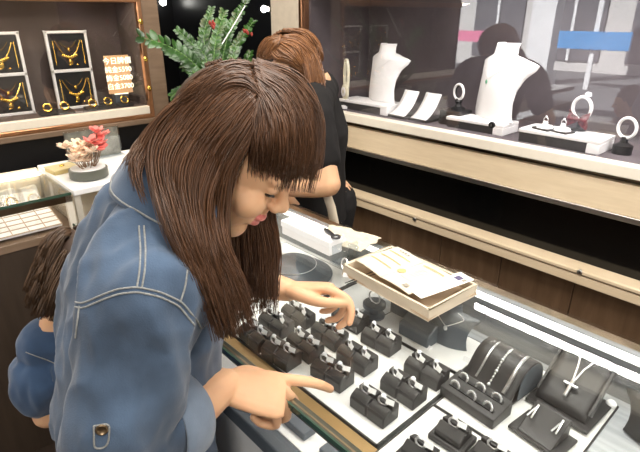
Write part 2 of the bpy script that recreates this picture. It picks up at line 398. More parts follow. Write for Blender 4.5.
def wall_things():
    Y = 1.95; Z = 1.05
    riser('riser', -1.735, 1.95, Z, .33, .14, .048, 'white topped dark riser under the bust nearest the pillar')
    t, pts, fn = necklace_bust((-1.725, 1.96, Z+.048), R_(-20), 'white necklace bust nearest the pillar, with a tiny clear pendant', s=.86, group='white necklace busts')
    n = MB().tube(pts, .0007, 5).build('necklace', M['silver'], t); p = pts[15]; MB().ell((p.x, p.y-.003, p.z-.012), (.006, .003, .008)).build('pendant', M['gem'], n)
    riser('riser', -1.105, 1.95, Z, .27, .13, .045, 'white topped dark riser under the large bust with a green pendant')
    t, pts, fn = necklace_bust((-1.112, 1.965, Z+.045), R_(-30), 'larger white necklace bust at the right with a green pendant', s=.95, group='white necklace busts')
    n = MB().tube(pts, .0007, 5).build('necklace', M['silver'], t); p = pts[15]; MB().ell((p.x, p.y-.003, p.z-.012), (.007, .003, .009)).build('pendant', M['green'], n)
    # ramps
    for (px, py, lab, br) in ((403, 112, 'white bracelet ramp on a dark base right beside the first bust', 1), (424, 120, 'white bracelet ramp in front, nearer the black ring stand', 0)):
        p = at_y(px, py, 1.93); t = empty('bracelet_ramp', (p.x, 1.93, Z), R_(-4), label=lab, cat='bracelet display', group='white bracelet ramps')
        MB().bb((-.052, -.05, 0), (.052, .08, .012)).build('base', M['charcoal'], t, bev=.002)
        def f2(u, v): a = u*.95; return V(((v-.5)*.088, -.045+.12*math.sin(a), -.0+.013+.04*a+.16*(1-math.cos(a))))
        MB().sheet(f2, 20, 4).build('ramp', M['bust'], t, solid=.006, off=1)
        if br: MB().tube([f2(u, .55)+V((0, -.003, .002)) for u in np.linspace(.25, .8, 12)], .0015, 6).build('bracelet', M['silver'], t)
    # lady's watch on a stand
    p = at_y(346, 98, 1.90); t = empty('watch', (p.x, 1.90, Z), R_(-20), label='cream faced ladies watch looped upright on a stand beside the pillar', cat='watch')
    MB().lathe([(.028, 0), (.028, .012), (.012, .018), (.010, .03)]).build('stand', M['bust'], t)
    MB().ell((0, -.006, .085), (.040, .012, .042)).build('case', M['pearl'], t)
    MB().lathe([(.0, -.001), (.024, -.001), (.024, .001), (0, .001)]).build('dial', M['tagw'], t).matrix_local = Matrix.Translation((0, -.0165, .085)) @ Matrix.Rotation(R_(90), 4, 'X')
    def band(a): return V((.022*math.cos(a), .0, .165+.062*math.sin(a)))
    MB().tube([(-.018, 0, .11)]+[(-.022*math.cos(a), 0, .165+.075*math.sin(a)) for a in np.linspace(-.5, math.pi+.5, 26)]+[(.018, 0, .11)], .0085, 8).build('band', M['pearl'], t)
    MB().tube([(0, .012, .02), (0, .014, .22)], .004, 8).build('stand_rod', M['steel'], t)
    # black ring stand
    p = at_y(452, 118, 1.95); t = empty('riser', (p.x, 1.97, Z), label='small black cube riser under the round ring stand', cat='riser')
    MB().bb((-.05, -.05, 0), (.055, .05, .062)).build('body', M['blackplastic'], t, bev=.003)
    t = empty('bangle_stand', (p.x+.012, 1.97, Z+.062), R_(-20), label='black knob stand holding a pale round bangle upright', cat='bangle display')
    MB().lathe([(.030, 0), (.030, .010), (.016, .016), (.012, .03), (.018, .038), (.010, .05)]).build('knob_base', M['blackplastic'], t)
    MB().torus((0, 0, .078), (1, 0, 0), (0, 0, 1), .026, .004, 28, 8).build('inner_ring', M['blackplastic'], t)
    b = MB().torus((0, -.004, .078), (1, 0, 0), (0, 0, 1), .032, .0055, 32, 10).build('bangle', M['bust'], None)
    b.parent = None; b.location = (p.x+.012, 1.97, Z+.062); b.rotation_euler.z = R_(-20)
    tag(b, 'pale round bangle standing on the black knob stand', 'bangle')
    # third riser with two ring pads and the bow ring
    riser('riser', -.745, 1.93, Z, .30, .14, .05, 'white topped riser under the tartan bow and two ring pads')
    for (px, lab) in ((558, 'ring pad on the riser, left of the tartan bow'), (583, 'ring pad on the riser, directly under the tartan bow')):
        p = at_z(px, 124, Z+.055); t = empty('ring_pad', (p.x, 1.905, Z+.05), R_(-15), label='small dark-based white '+lab, cat='ring display', group='white ring pads')
        MB().bb((-.036, -.028, 0), (.036, .028, .008)).build('base', M['charcoal'], t, bev=.002)
        MB().lathe([(.030, .008), (.026, .016), (.010, .02), (.009, .03), (.0, .034)]).build('cushion', M['bust'], t)
        r = MB().torus((0, 0, .037), (1, 0, 0), (0, 0, 1), .0095, .0016, 20, 6).build('ring', M['silver']); MB().ell((0, 0, .049), .004).build('gem', M['gem'], r)
        r.location = t.location; r.rotation_euler.z = R_(-15); tag(r, 'silver ring upright on the '+lab, 'ring')
    p = at_y(580, 118, 1.985); t = empty('ring_ornament', (p.x, 1.985, Z+.05), R_(-20), label='oversized pale ring ornament with a clear stone and tartan bow', cat='ornament')
    MB().torus((0, 0, .082), (1, 0, 0), (0, 0, 1), .040, .0062, 36, 10).build('hoop', M['bust'], t)
    MB().lathe([(.0, -.016), (.013, .0), (.009, .008), (0, .008)], n=10).build('stone', M['gem'], t).matrix_local = Matrix.Translation((.016, 0, .132)) @ Matrix.Rotation(R_(20), 4, 'Y')
    MB().lathe([(.03, 0), (.028, .006), (.008, .01), (.006, .04)]).build('foot', M['blackplastic'], t)
    bw = MB()
    for sgn in (-1, 1):
        def f3(u, v): return V((sgn*(.004+.042*u), -.012-.006*math.sin(3.1*u)+.004*math.sin(9*v), .040+(v-.5)*(.016+.045*u)))
        bw.sheet(f3, 8, 8)
    bw.ell((0, -.015, .04), (.008, .008, .009))
    bw.build('bow', M['tartanred'], t, solid=.004)
    t = empty('bangle_stand', (at_y(628, 125, 1.95).x, 1.95, Z), R_(-20), label='black stand with pale bangle at the far right frame edge', cat='bangle display')
    MB().lathe([(.032, 0), (.032, .03), (.012, .04), (.010, .06)]).build('knob_base', M['blackplastic'], t)
    MB().torus((0, 0, .09), (1, 0, 0), (0, 0, 1), .034, .0055, 32, 10).build('bangle', M['bust'], t)
wall_things()

# ------------------------------------------------------------------ side wall case with gold sets
def side_case():
    t = empty('wall_display_case', (CL_X, .3, 0), label='copper framed wall case of gold necklaces on the left wall', cat='display case')
    def B(x0, x1, y0, y1, z0, z1): return MB().bb((x0, y0-.3, z0), (x1, y1-.3, z1))
    Y0, Y1, Z0, Z1 = -.25, 1.12, 1.07, 1.56
    B(-.29, -.27, Y0, Y1, Z0, Z1+.08).build('back_panel', M['brownfelt'], t)
    B(-.28, -.01, Y1, Y1+.015, Z0, Z1).build('side_panel', M['brownfelt'], t)
    B(-.28, -.01, Y0-.02, Y0, Z0, Z1).build('side_panel', M['brownfelt'], t)
    B(-.28, .0, Y0, Y1, Z1+.03, Z1+.08).build('top_panel', M['brownwood'], t)
    B(-.27, 0, Y0, Y1, Z0-.02, Z0).build('shelf', M['brownfelt'], t)
    B(-.02, .012, Y0, Y1, Z0-.035, Z0+.004).build('front_ledge', M['cream'], t, bev=.003)
    B(-.012, -.006, Y0, Y1, Z0, Z1).build('glass_pane', M['caseglass'], t)
    B(-.015, .015, Y1-.012, Y1+.012, Z0-.04, Z1+.03).build('frame_post', M['copper'], t, bev=.004)
    B(-.015, .015, Y0, Y1, Z1-.006, Z1+.03).build('frame_rail', M['copper'], t, bev=.004)
    B(-.015, .015, Y0, Y1+.01, Z0-.055, Z0-.035).build('frame_rail', M['copper'], t, bev=.004)
    for z in (1.16, 1.30, 1.47): MB().ell((.012, Y1-.3, z), (.008, .012, .014)).build('hinge', M['gold'], t)
    B(-.29, .004, Y1+.012, Y1+.10, .99, 1.9).build('side_post', M['brownwood'], t, bev=.003)
    B(-.29, .03, Y0, Y1+.10, .99, Z0-.055).build('lower_panel', M['brownwood'], t, bev=.003)
    B(-.29, .004, Y0, Y1+.10, Z1+.08, 1.95).build('upper_panel', M['brownwood'], t, bev=.003)
    B(-.29, -.02, Y0, Y1+.10, 0, .99).build('dark_base', M['black'], t)
side_case()

def necklace_boards():
    for k, (yc, lab) in enumerate(((.83, 'white framed double board of gold necklaces, beside the price sign'), (.535, 'white framed double board of gold necklaces, cut by the left frame edge'))):
        zb = 1.07; H = .362; W = .190; x = -2.69
        t = empty('necklace_board', (x, yc, zb), label=lab, cat='necklace display', group='double necklace boards')
        fr = MB()
        for a, b in (((-.006, -W/2, 0), (.012, -W/2+.012, H)), ((-.006, W/2-.012, 0), (.012, W/2, H)), ((-.006, -W/2, 0), (.012, W/2, .012)), ((-.006, -W/2, H-.012), (.012, W/2, H)), ((-.006, -W/2, H/2-.007), (.012, W/2, H/2+.007))): fr.bb(a, b)
        fr.build('frame', M['white'], t, bev=.002)
        for q in range(2):
            z0 = .014 + q*(H/2-.005); hh = H/2-.024
            p = MB().bb((-.006, -W/2+.012, z0), (.004, W/2-.012, z0+hh)).build('panel', M['blackplastic'], t)
            zc = z0+hh*.82
            def hang(y, d, w_): return V((.008, y, zc - d*(1-(y/w_)**2)))
            n = MB().tube([hang(y, .075, .058) for y in np.linspace(-.058, .058, 25)], [.0022, .003, .0055, .003, .0022], 8)
            for i in range(-4, 5): n.ell((.010, i*.008, zc-.075-.004+abs(i)*.003), (.004, .0055, .010-abs(i)*.001))
            n.ell((.010, 0, zc-.098), (.005, .010, .014)); n.build('necklace', M['gold'], p)
            n = MB().tube([hang(y, .034, .04) for y in np.linspace(-.04, .04, 21)], .0012, 6); n.ell((.009, 0, zc-.042), (.004, .006, .008)); n.build('chain', M['gold'], p)
            for s_ in (-1, 1):
                c = MB()
                for i in range(16): c.ell((.009, s_*.066, zc-.004-i*.0068), (.0025, .003, .004), n=8, m=6)
                c.build('bracelet', M['gold'], p)
                MB().ell((.009, s_*.018+.012, z0+.018), (.004, .007, .004), n=10, m=8).build('earring', M['gold'], p)
    # little stands with bangles along the shelf
    for i, (y, lab) in enumerate(((.66, 'gold bangle on the shelf between the two framed boards'), (.735, 'gold bangle at the left foot of the uncut framed board'), (.865, 'gold bangle before the centre of the uncut framed board'), (.94, 'gold bangle at the right foot of the uncut framed board'), (1.025, 'gold bangle leaning in front of the price sign'))):
        st = MB().prism([(-.030, 0), (.030, 0), (.030, .006), (-.030, .016)], 'y', -.036, .036).build('bangle_pad', M['blackplastic'], bev=.002)
        st.location = (-2.59, y, 1.071); tag(st, 'black pad under the '+lab, 'bangle display', 'low black bangle pads')
        b = MB().torus((0, 0, .020), (0, 1, 0), (-.45, 0, .9), .0175, .0045, 28, 8).build('bangle', M['gold']); b.location = (-2.585, y, 1.083)
        tag(b, lab, 'bangle', 'gold bangles in the left wall case')
necklace_boards()

def text_mesh(s, size, name, m, parent, Mx, extrude=.0006):
    cu = bpy.data.curves.new('lettering', 'FONT'); cu.body = s; cu.size = size; cu.extrude = extrude; cu.align_x = 'CENTER'
    o = bpy.data.objects.new('temporary', cu); C.objects.link(o); bpy.context.view_layer.update()
    me = bpy.data.meshes.new_from_object(o.evaluated_get(bpy.context.evaluated_depsgraph_get())); bpy.data.objects.remove(o)
    me.materials.clear(); me.materials.append(m); me.name = name
    r = bpy.data.objects.new(name, me); C.objects.link(r); r.parent = parent; r.matrix_local = Mx
    return r
def price_sign():
    x = -2.62; a = at_x(103.5, 56, x); b = at_x(133, 92, x)
    W = b.y-a.y; H = a.z-b.z
    t = empty('price_sign', (x, (a.y+b.y)/2, 1.07), label='lit tan board of today\'s gold prices on a grey stand', cat='sign')
    z0 = b.z-1.07
    MB().bb((-.008, -W/2, z0), (.004, W/2, z0+H)).build('board', M['signtan'], t, bev=.002)
    MB().bb((-.04, -W*.28, 0), (.0, W*.28, z0)).build('stand', M['greydisp'], t, bev=.003)
    MB().bb((-.01, -W*.28, z0-.004), (.006, W*.28, z0)).build('lit_edge', M['signlit'], t)
    rot = Matrix(((0, 0, 1, 0), (1, 0, 0, 0), (0, 1, 0, 0), (0, 0, 0, 1)))
    for i, s in enumerate(('今日牌價', '純金5590', '飾金5080', '白金3700')):
        text_mesh(s, .036 if i == 0 else .034, 'lettering', M['signlit'], t, Matrix.Translation((.0055, 0, z0+H-.038-i*.0405)) @ rot)
price_sign()

# wall lamps deep in the dark recess
for (px, py, lab) in ((264, 9, 'glowing bulb in the dark recess beside the cream pillar'), (163, 2, 'glowing bulb in the dark recess above the plant\'s left fronds')):
    p = at_y(px, py, 2.26) if px > 200 else at_x(px, py, -4.42); t = empty('wall_lamp', p, R_(-90) if px > 200 else 0, label=lab, cat='lamp', group='bulbs in the dark recess')
    MB().ell((0, 0, 0), .022 if px > 200 else .03).build('bulb', M['bulb'], t)
    MB().tube([(-.08, 0, 0), (-.03, 0, 0)], .02, 14).build('socket', M['steel'], t)

# ------------------------------------------------------------------ counters
DZ = .835   # deck level inside the counter
TZ = .846   # top of the trays
def main_counter():
    X0, X1, Y0, Y1 = -1.45, .95, .375, .945; cx = -.25
    t = empty('display_counter', (cx, .65, 0), label='long glass topped jewellery counter full of rings on white trays', cat='counter')
    def B(x0, x1, y0, y1, z0, z1): return MB().bb((x0-cx, y0-.65, z0), (x1-cx, y1-.65, z1))
    g = B(X0, X1, Y0, Y1, .942, .95).build('top_glass', M['topglass'], t)
    B(X0, X1, Y0-.003, Y0, .9415, .9505).build('glass_edge', M['glassedge'], t)
    B(X0, X1, Y0, Y0+.006, .834, .942).build('front_glass', M['glass'], t)
    r = MB(); r.bb((X0-cx, Y0+.001-.65, .930), (X1-cx, Y0+.020-.65, .9415))
    r.build('front_rail', M['darkrail'], t, bev=.002)
    B(X0, X1, Y0+.009, Y0+.012, .9415, .9420).build('rail_line', M['bronze'], t)
    B(X0, X1, Y0-.010, Y0+.02, .800, .834).build('bottom_rail', M['greydisp'], t, bev=.003)
    B(X0, X1, Y1-.022, Y1+.004, .915, .9415).build('back_rail', M['bronze'], t, bev=.002)
    B(X0, X1, Y1-.035, Y1-.022, .80, .942).build('back_panel', M['silverpanel'], t)
    B(X0, X1, Y1-.047, Y1-.036, .929, .939).build('led_strip', M['led'], t)
    B(X0, X1, Y0+.02, Y1-.035, .80, DZ).build('deck', M['white'], t)
    B(-.70, X1, .742, Y1-.036, DZ, DZ+.003).build('silver_mat', M['silvermat'], t)
    B(X0, X1, .460, .486, DZ, DZ+.006).build('gold_strip', M['amber'], t)
    B(X0, X1, Y0, Y0+.02, .08, .800).build('front_panel', M['white'], t)
    B(X0, X1, Y1-.02, Y1, .08, .80).build('staff_side_panel', M['walnut'], t)
    for x in (X0, X1-.02): B(x, x+.02, Y0+.02, Y1-.02, .0, .94).build('end_panel', M['walnut'], t)
    B(X0+.02, X1-.02, Y0+.05, Y1-.05, 0, .08).build('toe_kick', M['black'], t)
main_counter()

def tray(x0, x1, y0, y1, label, z=DZ, h=TZ-DZ):
    t = empty('display_tray', ((x0+x1)/2, (y0+y1)/2, z), label=label, cat='tray', group='white trays in the counter')
    a, b = (x1-x0)/2, (y1-y0)/2
    MB().bb((-a+.003, -b+.003, 0), (a-.003, b-.003, h)).build('liner', M['tray'], t, bev=.001)
    e = MB()
    for p, q in (((-a, -b, 0), (a, -b+.003, h-.001)), ((-a, b-.003, 0), (a, b, h-.001)), ((-a, -b, 0), (-a+.003, b, h-.001)), ((a-.003, -b, 0), (a, b, h-.001))): e.bb(p, q)
    e.build('rim', M['charcoal'], t)
    return t
tray(-.86, -.392, .488, .737, 'large white tray carrying the rows of double ring pads')
tray(-.386, -.08, .40, .634, 'white tray with single ring pads at the bottom edge of the photo')
tray(-.388, -.155, .640, .885, 'white tray under the bracelet ramp and the cross necklace', h=.007)
tray(-.64, -.402, .742, .868, 'white tray under the grey necklace bust')
tray(-1.12, -.80, .742, .885, 'white tray under the round grey collar stand')

# ring pads and rings
def ring(label, loc, rz, group, tagside=1):
    global RING0
    if RING0 is None:
        t = empty('ring'); b = MB().torus((0, 0, 0), (1, 0, 0), (0, 0, 1), .0090, .0019, 22, 8).build('band', M['silver'], t)
        g = MB().lathe([(0, -.004), (.0052, 0), (.0036, .0022), (0, .0022)], n=10).build('gem', M['gem'], t); g.location = (0, 0, .0115)
        s = MB()
        s.box((.014, -.003, .005), (.015, .0012, .009), Matrix.Rotation(-.5, 3, 'X')); s.build('price_tag', M['tagw'], t)
        RING0 = t; o = t
    else: o = copy_tree(RING0)
    o.location = loc; o.rotation_euler.z = rz; tag(o, label, 'ring', group); return o
RING0 = None
PAD0 = None
def pad_half(x0, x1, d=.043, h=.034):
    m = MB()
    # rounded-front block with a slot across the top, profile in y,z
    pr = [(-d/2, 0), (-d/2, h*.62), (-d/2+.004, h*.78), (-d/2+.011, h*.90), (-.003, h), (-.003, h-.008), (.003, h-.008), (.003, h), (d/2-.003, h), (d/2, h-.003), (d/2, 0)]
    return m.prism(pr, 'x', x0, x1)
def ring_pad(loc, label, where, rz=0):
    global PAD0
    if PAD0 is None:
        t = empty('double_ring_pad'); L = .079
        pad_half(-L/2, -.0012).build('pad', M['charcoal'], t, bev=.0022); pad_half(.0012, L/2).build('pad', M['charcoal'], t, bev=.0022)
        MB().bb((-L/2+.003, -.019, .0), (L/2-.003, .019, .026)).build('core', M['charcoal'], t)
        PAD0 = t; o = t
    else: o = copy_tree(PAD0)
    o.location = loc; o.rotation_euler.z = rz; tag(o, label, 'ring display', 'charcoal double ring pads')
    for sx, side in ((-.020, 'left'), (.020, 'right')):
        p = V((sx, 0, .034+.0045)); p.rotate(Matrix.Rotation(rz, 3, 'Z'))
        ring('silver ring, %s slot of the %s' % (side, where), V(loc)+p, rz+R_(random.uniform(-25, 25)), 'silver rings on the double pads')
rows = {1: [(374, 403, 'first'), (332, 371, 'second'), (305, 344, 'third'), (276, 322, 'fourth')], 2: [(403.5, 386, 'first'), (357, 356, 'second'), (329.5, 333, 'third'), (298, 314, 'fourth')], 3: [(426.5, 369, 'first'), (381, 338, 'second'), (350, 317, 'third')], 0: [(281, 352, 'third'), (256, 334, 'fourth')]}
rown = {0: 'row beside the pointing hand', 1: 'front row, large tray', 2: 'middle row, large tray', 3: 'back row, large tray'}
ROWY = {1: .560, 2: .638, 3: .712, 0: None}
for r_, lst in rows.items():
    for (px, py, o_) in lst:
        p = at_z(px, py, TZ+.020); 
        w_ = '%s pad from right, %s' % (o_, rown[r_])
        ring_pad((p.x, p.y, TZ), 'charcoal double ring display, '+w_, w_, R_(random.uniform(-4, 4)))

def single_pad(px, py, lab):
    p = at_z(px, py, TZ+.018); t = empty('single_ring_pad', (p.x, p.y, TZ), R_(random.uniform(-3, 3)), label='charcoal single ring pad '+lab, cat='ring display', group='single ring pads')
    MB().bb((-.032, -.026, 0), (.032, .026, .012)).build('base', M['charcoal'], t, bev=.003)
    MB().prism([(-.020, .012), (.020, .012), (.020, .026), (.003, .034), (.003, .026), (-.003, .026), (-.003, .034), (-.020, .022)], 'x', -.024, .024).build('cushion', M['charcoal'], t, bev=.002)
    ring('silver ring on the single pad '+lab, (p.x, p.y, TZ+.038), .2, 'silver rings on single pads')
single_pad(453, 432, 'in the front tray, nearest the double pads')
single_pad(420, 452, 'cut by the bottom edge, leftmost of three')
single_pad(492, 454, 'cut by the bottom edge, below the ring box')

def six_box():
    c = at_z(480, 405, TZ+.02); t = empty('ring_box', (-.337, .694, TZ-.004), R_(-4), label='charcoal six slot ring box in front of the bracelet ramp', cat='ring display')
    W, D = .114, .058
    MB().prism([(-D/2, 0), (D/2, 0), (D/2, .030), (-D/2, .021)], 'x', -W/2, W/2).build('box', M['charcoal'], t, bev=.002)
    sl = MB()
    for yy, zz in ((-.014, .0245), (.012, .0282)): sl.box((0, yy, zz), (W-.02, .006, .003), Matrix.Rotation(.145, 3, 'X'))
    sl.build('slots', M['blackplastic'], t)
    k = 0
    for yy, zz, rw in ((-.014, .026, 'front'), (.012, .030, 'back')):
        for xx, nm in ((-.036, 'left'), (0, 'middle'), (.034, 'right')):
            r = MB().torus((0, 0, 0), (1, 0, 0), (0, .35, .94), .0088, .002, 22, 8, -.25, math.pi+.25).build('ring', M['silver'])
            gm = MB()
            for a in np.linspace(.5, 2.6, 6): gm.ell((.0105*math.cos(a), .35*.0105*math.sin(a), .94*.0105*math.sin(a)), .0014, n=8, m=6)
            gm.build('gems', M['gem'], r)
            p = V((xx, yy, zz)); p.rotate(Matrix.Rotation(R_(-4), 3, 'Z')); r.location = t.location+p; r.rotation_euler.z = R_(random.uniform(-18, 10))
            tag(r, 'silver band ring in the %s row of the six slot box, %s one' % (rw, nm), 'ring', 'rings in the six slot box')
six_box()

def bracelet_ramp():
    t = empty('bracelet_display', (-.336, .757, TZ), R_(-5), label='charcoal half round bracelet ramp holding three silver bracelets', cat='bracelet display')
    prof = [(-.035, .003), (-.020, .012), (-.006, .030), (.004, .044), (.016, .056), (.032, .062), (.050, .061), (.064, .052), (.073, .038), (.077, .020), (.077, .002)]
    pp = [(p.y, p.z) for p in spline([(0, a, b) for a, b in prof], 4)]
    def f(u, v): i = u*(len(pp)-1); k = min(int(i), len(pp)-2); q = i-k; y = pp[k][0]*(1-q)+pp[k+1][0]*q; z = pp[k][1]*(1-q)+pp[k+1][1]*q; return V(((v-.5)*.102, y, z))
    MB().sheet(f, 44, 6).build('ramp', M['charcoal'], t, solid=.004, off=1)
    MB().bb((-.051, -.040, 0), (.051, .080, .003)).build('base', M['charcoal'], t)
    for x in (-.5, .5): MB().prism([(.0, .003)]+[q for q in pp if q[0] > 0], 'x', x*.102-.001, x*.102+.001).build('end_cap', M['greydisp' if x > 0 else 'charcoal'], t)
    for k, (v, lab) in enumerate(((.22, 'slim plain silver bracelet, leftmost on the charcoal ramp'), (.50, 'beaded silver bracelet, middle of three on the charcoal ramp'), (.80, 'broad silver bracelet, rightmost on the charcoal ramp'))):
        m = MB()
        us = np.linspace(.12, .80, 40); pts = [f(u, v)+V((.004*math.sin(u*5), 0, 0)) for u in us]
        off = [V((0, -.6, .8))]*len(pts); pts = [p+V((0, -.0035, .0035)) for p in pts]
        if k == 0: m.tube(pts, .0021, 8)
        elif k == 1:
            m.tube(pts, .0008, 6)
            for p in pts[::2]: m.ell(p, .0024, n=8, m=6)
            for p in pts[::8]: m.ell(p, .0036, n=8, m=6)
        else: m.tube(pts, .0036, 10)
        b = m.build('bracelet', M['silver']); b.location = t.location; b.rotation_euler.z = R_(-5); tag(b, lab, 'bracelet', 'bracelets on the charcoal ramp')
bracelet_ramp()

def cross_display():
    t = empty('necklace_display', (-.220, .812, TZ), R_(-3), label='charcoal curved board showing a silver cross necklace', cat='necklace display')
    MB().bb((-.056, -.045, 0), (.056, .06, .006)).build('base', M['charcoal'], t, bev=.0015)
    pp = [(p.y, p.z) for p in spline([(0, -.030, .008), (0, -.026, .020), (0, -.014, .030), (0, .000, .040), (0, .030, .064), (0, .056, .086)], 5)]
    def f(u, v): i = u*(len(pp)-1); k = min(int(i), len(pp)-2); q = i-k; return V(((v-.5)*.090, pp[k][0]*(1-q)+pp[k+1][0]*q, pp[k][1]*(1-q)+pp[k+1][1]*q))
    MB().sheet(f, 30, 6).build('board', M['charcoal'], t, solid=.007, off=-1)
    sd = MB()
    for x in (-.0465, .0465): sd.prism([(q[0]-.002, q[1]+.002) for q in pp[6:]]+[(pp[-1][0]+.004, pp[-1][1]-.006), (pp[6][0]+.01, pp[6][1]-.008)], 'x', x-.0022, x+.0022)
    sd.build('side_lip', M['charcoal'], t)
    MB().tube([(0, .05, .006), (0, .055, .076)], .004, 8).build('prop', M['charcoal'], t)
    n = empty('cross_necklace', t.location, R_(-3), label='silver cross pendant on a fine chain on the charcoal curved board', cat='necklace')
    up = V((0, -.005, .007)); ctr = f(.62, .5)+up
    ch = MB(); ch.tube([f(.97, .36)+up, f(.8, .44)+up, ctr], .0016, 6); ch.tube([f(.97, .70)+up, f(.8, .57)+up, ctr], .0016, 6); ch.build('chain', M['silver'], n)
    a = (f(.8, .5)-f(.5, .5)).normalized()
    c = MB(); c.tube([ctr+a*.010, ctr-a*.024], .0034, 8); c.tube([ctr+V((-.012, 0, 0))-a*.002, ctr+V((.012, 0, 0))-a*.002], .0034, 8); c.build('cross', M['silver'], n)
cross_display()

def earring_display():
    t = empty('earring_display', (-.218, .712, TZ), R_(-6), label='small charcoal leaning board with a pair of drop earrings', cat='earring display')
    MB().bb((-.045, -.034, 0), (.045, .030, .006)).build('base', M['charcoal'], t, bev=.0015)
    MB().prism([(-.030, .006), (-.022, .010), (.020, .042), (.026, .040), (.026, .006)], 'x', -.031, .031).build('board', M['charcoal'], t, bev=.0025)
    for x, nm in ((-.022, 'left'), (.022, 'right')):
        e = empty('drop_earring', t.location, R_(-6), label='%s silver drop earring hanging on the small charcoal board' % nm, cat='earring', group='pair of drop earrings')
        h = V((x, .012, .040)); MB().ell(h, .0022).build('stud', M['silver'], e)
        d = V((0, -.021, -.016)).normalized()
        q = MB()
        for dx in (-.003, .0015): q.tube([h, h+d*.024+V((dx*1.6, -.003, .003))], .0016, 6, True)
        q.build('drop', M['silver'], e)
earring_display()

def grey_busts():
    t, pts, fn = necklace_bust((-.474, .796, TZ), R_(8), 'small grey necklace bust with a silver heart pendant, beside the certificate tray', 'greydisp', .30, 'small grey busts in the counter', th=.03)
    MB().tube(pts, .0011, 6).build('necklace', M['silver'], t); p = pts[15]
    MB().ell((p.x, p.y-.002, p.z-.004), (.0045, .002, .006)).build('pendant', M['silver'], t)
    t, pts, fn = necklace_bust((-.085, .815, TZ-.004), R_(0), 'small charcoal necklace bust with a chain, at the right edge of the photo', 'charcoal', .30, 'small grey busts in the counter', th=.03)
    MB().tube(pts, .0014, 6).build('necklace', M['silver'], t)
    tr = empty('ring_stand', (-.655, .775, DZ+.003), label='round grey ring stand seen below the certificate tray', cat='ring display')
    MB().lathe([(.026, 0), (.026, .012), (.012, .016), (.011, .030), (.027, .034), (.027, .042), (0, .043)]).build('stand', M['greydisp'], tr)
    r = MB().torus((0, 0, .058), (1, 0, 0), (0, 0, 1), .016, .0018, 26, 8).build('ring', M['silver']); r.location = tr.location; tag(r, 'large silver hoop ring on the round grey stand', 'ring')
    b = MB().prism([(-.03, 0), (.03, 0), (.03, .03), (.0, .045), (-.03, .03)], 'x', -.04, .04).build('display_block', M['greydisp'], bev=.003); b.location = (-.53, .79, TZ); tag(b, 'grey display block half under the certificate tray, left of the grey bust', 'display block')
    b = MB().bb((-.04, -.03, 0), (.04, .03, .03)).build('display_block', M['greydisp'], bev=.003); b.location = (-.60, .845, TZ); tag(b, 'low grey display block behind the round ring stand', 'display block')
    tg = MB().prism([(-.006, 0), (.006, 0), (.0, .009)], 'x', -.010, .010).build('price_tag', M['tagw']); tg.location = (-.495, .765, TZ); tag(tg, 'white folded price tag left of the grey bust', 'tag')
    tg = MB().prism([(-.006, 0), (.006, 0), (.0, .009)], 'x', -.010, .010).build('price_tag', M['tagw']); tg.location = (-.41, .79, TZ); tag(tg, 'white folded price tag right of the grey bust', 'tag')
    for (x, y, lab) in ((-.412, .852, 'white round knob at the corner of the grey bust\'s tray'), (-.165, .868, 'white ball standing for a reflection behind the cross necklace board')):
        k = MB().ell((0, 0, .008), (.009, .009, .008)).build('reflection_ball', M['tagw']); k.location = (x, y, TZ-.003); tag(k, lab, 'reflection', 'white balls standing for reflections')  # white balls model the round reflections at the tray corners
    # collar stand
    c = at_z(293, 268, DZ+.03)
    t = empty('collar_stand', (c.x, c.y, TZ), R_(20), label='round grey collar stand with a fine silver necklace, near the left hand', cat='necklace display')
    MB().lathe([(.105, 0), (.108, .004), (.080, .022), (.045, .044), (.040, .046), (.0, .048)], n=40).build('collar', M['greydisp'], t)
    MB().torus((0, 0, .033), (1, 0, 0), (0, 1, 0), .064, .0012, 48, 6).build('necklace', M['silver'], t)
    # bars on the deck behind the front glass
    b = MB().bb((-.085, -.014, 0), (.085, .014, .016)).build('display_bar', M['greydisp'], bev=.002); b.location = (-.572, .425, DZ); tag(b, 'grey bar on the deck behind the front glass, below the pointing hand', 'display bar', 'grey bars behind the front glass')
    b = MB().bb((-.11, -.014, 0), (.11, .014, .016)).build('display_bar', M['greydisp'], bev=.002); b.location = (-.34, .425, DZ); tag(b, 'grey bar on the deck behind the front glass, at the bottom frame edge', 'display bar', 'grey bars behind the front glass')
grey_busts()

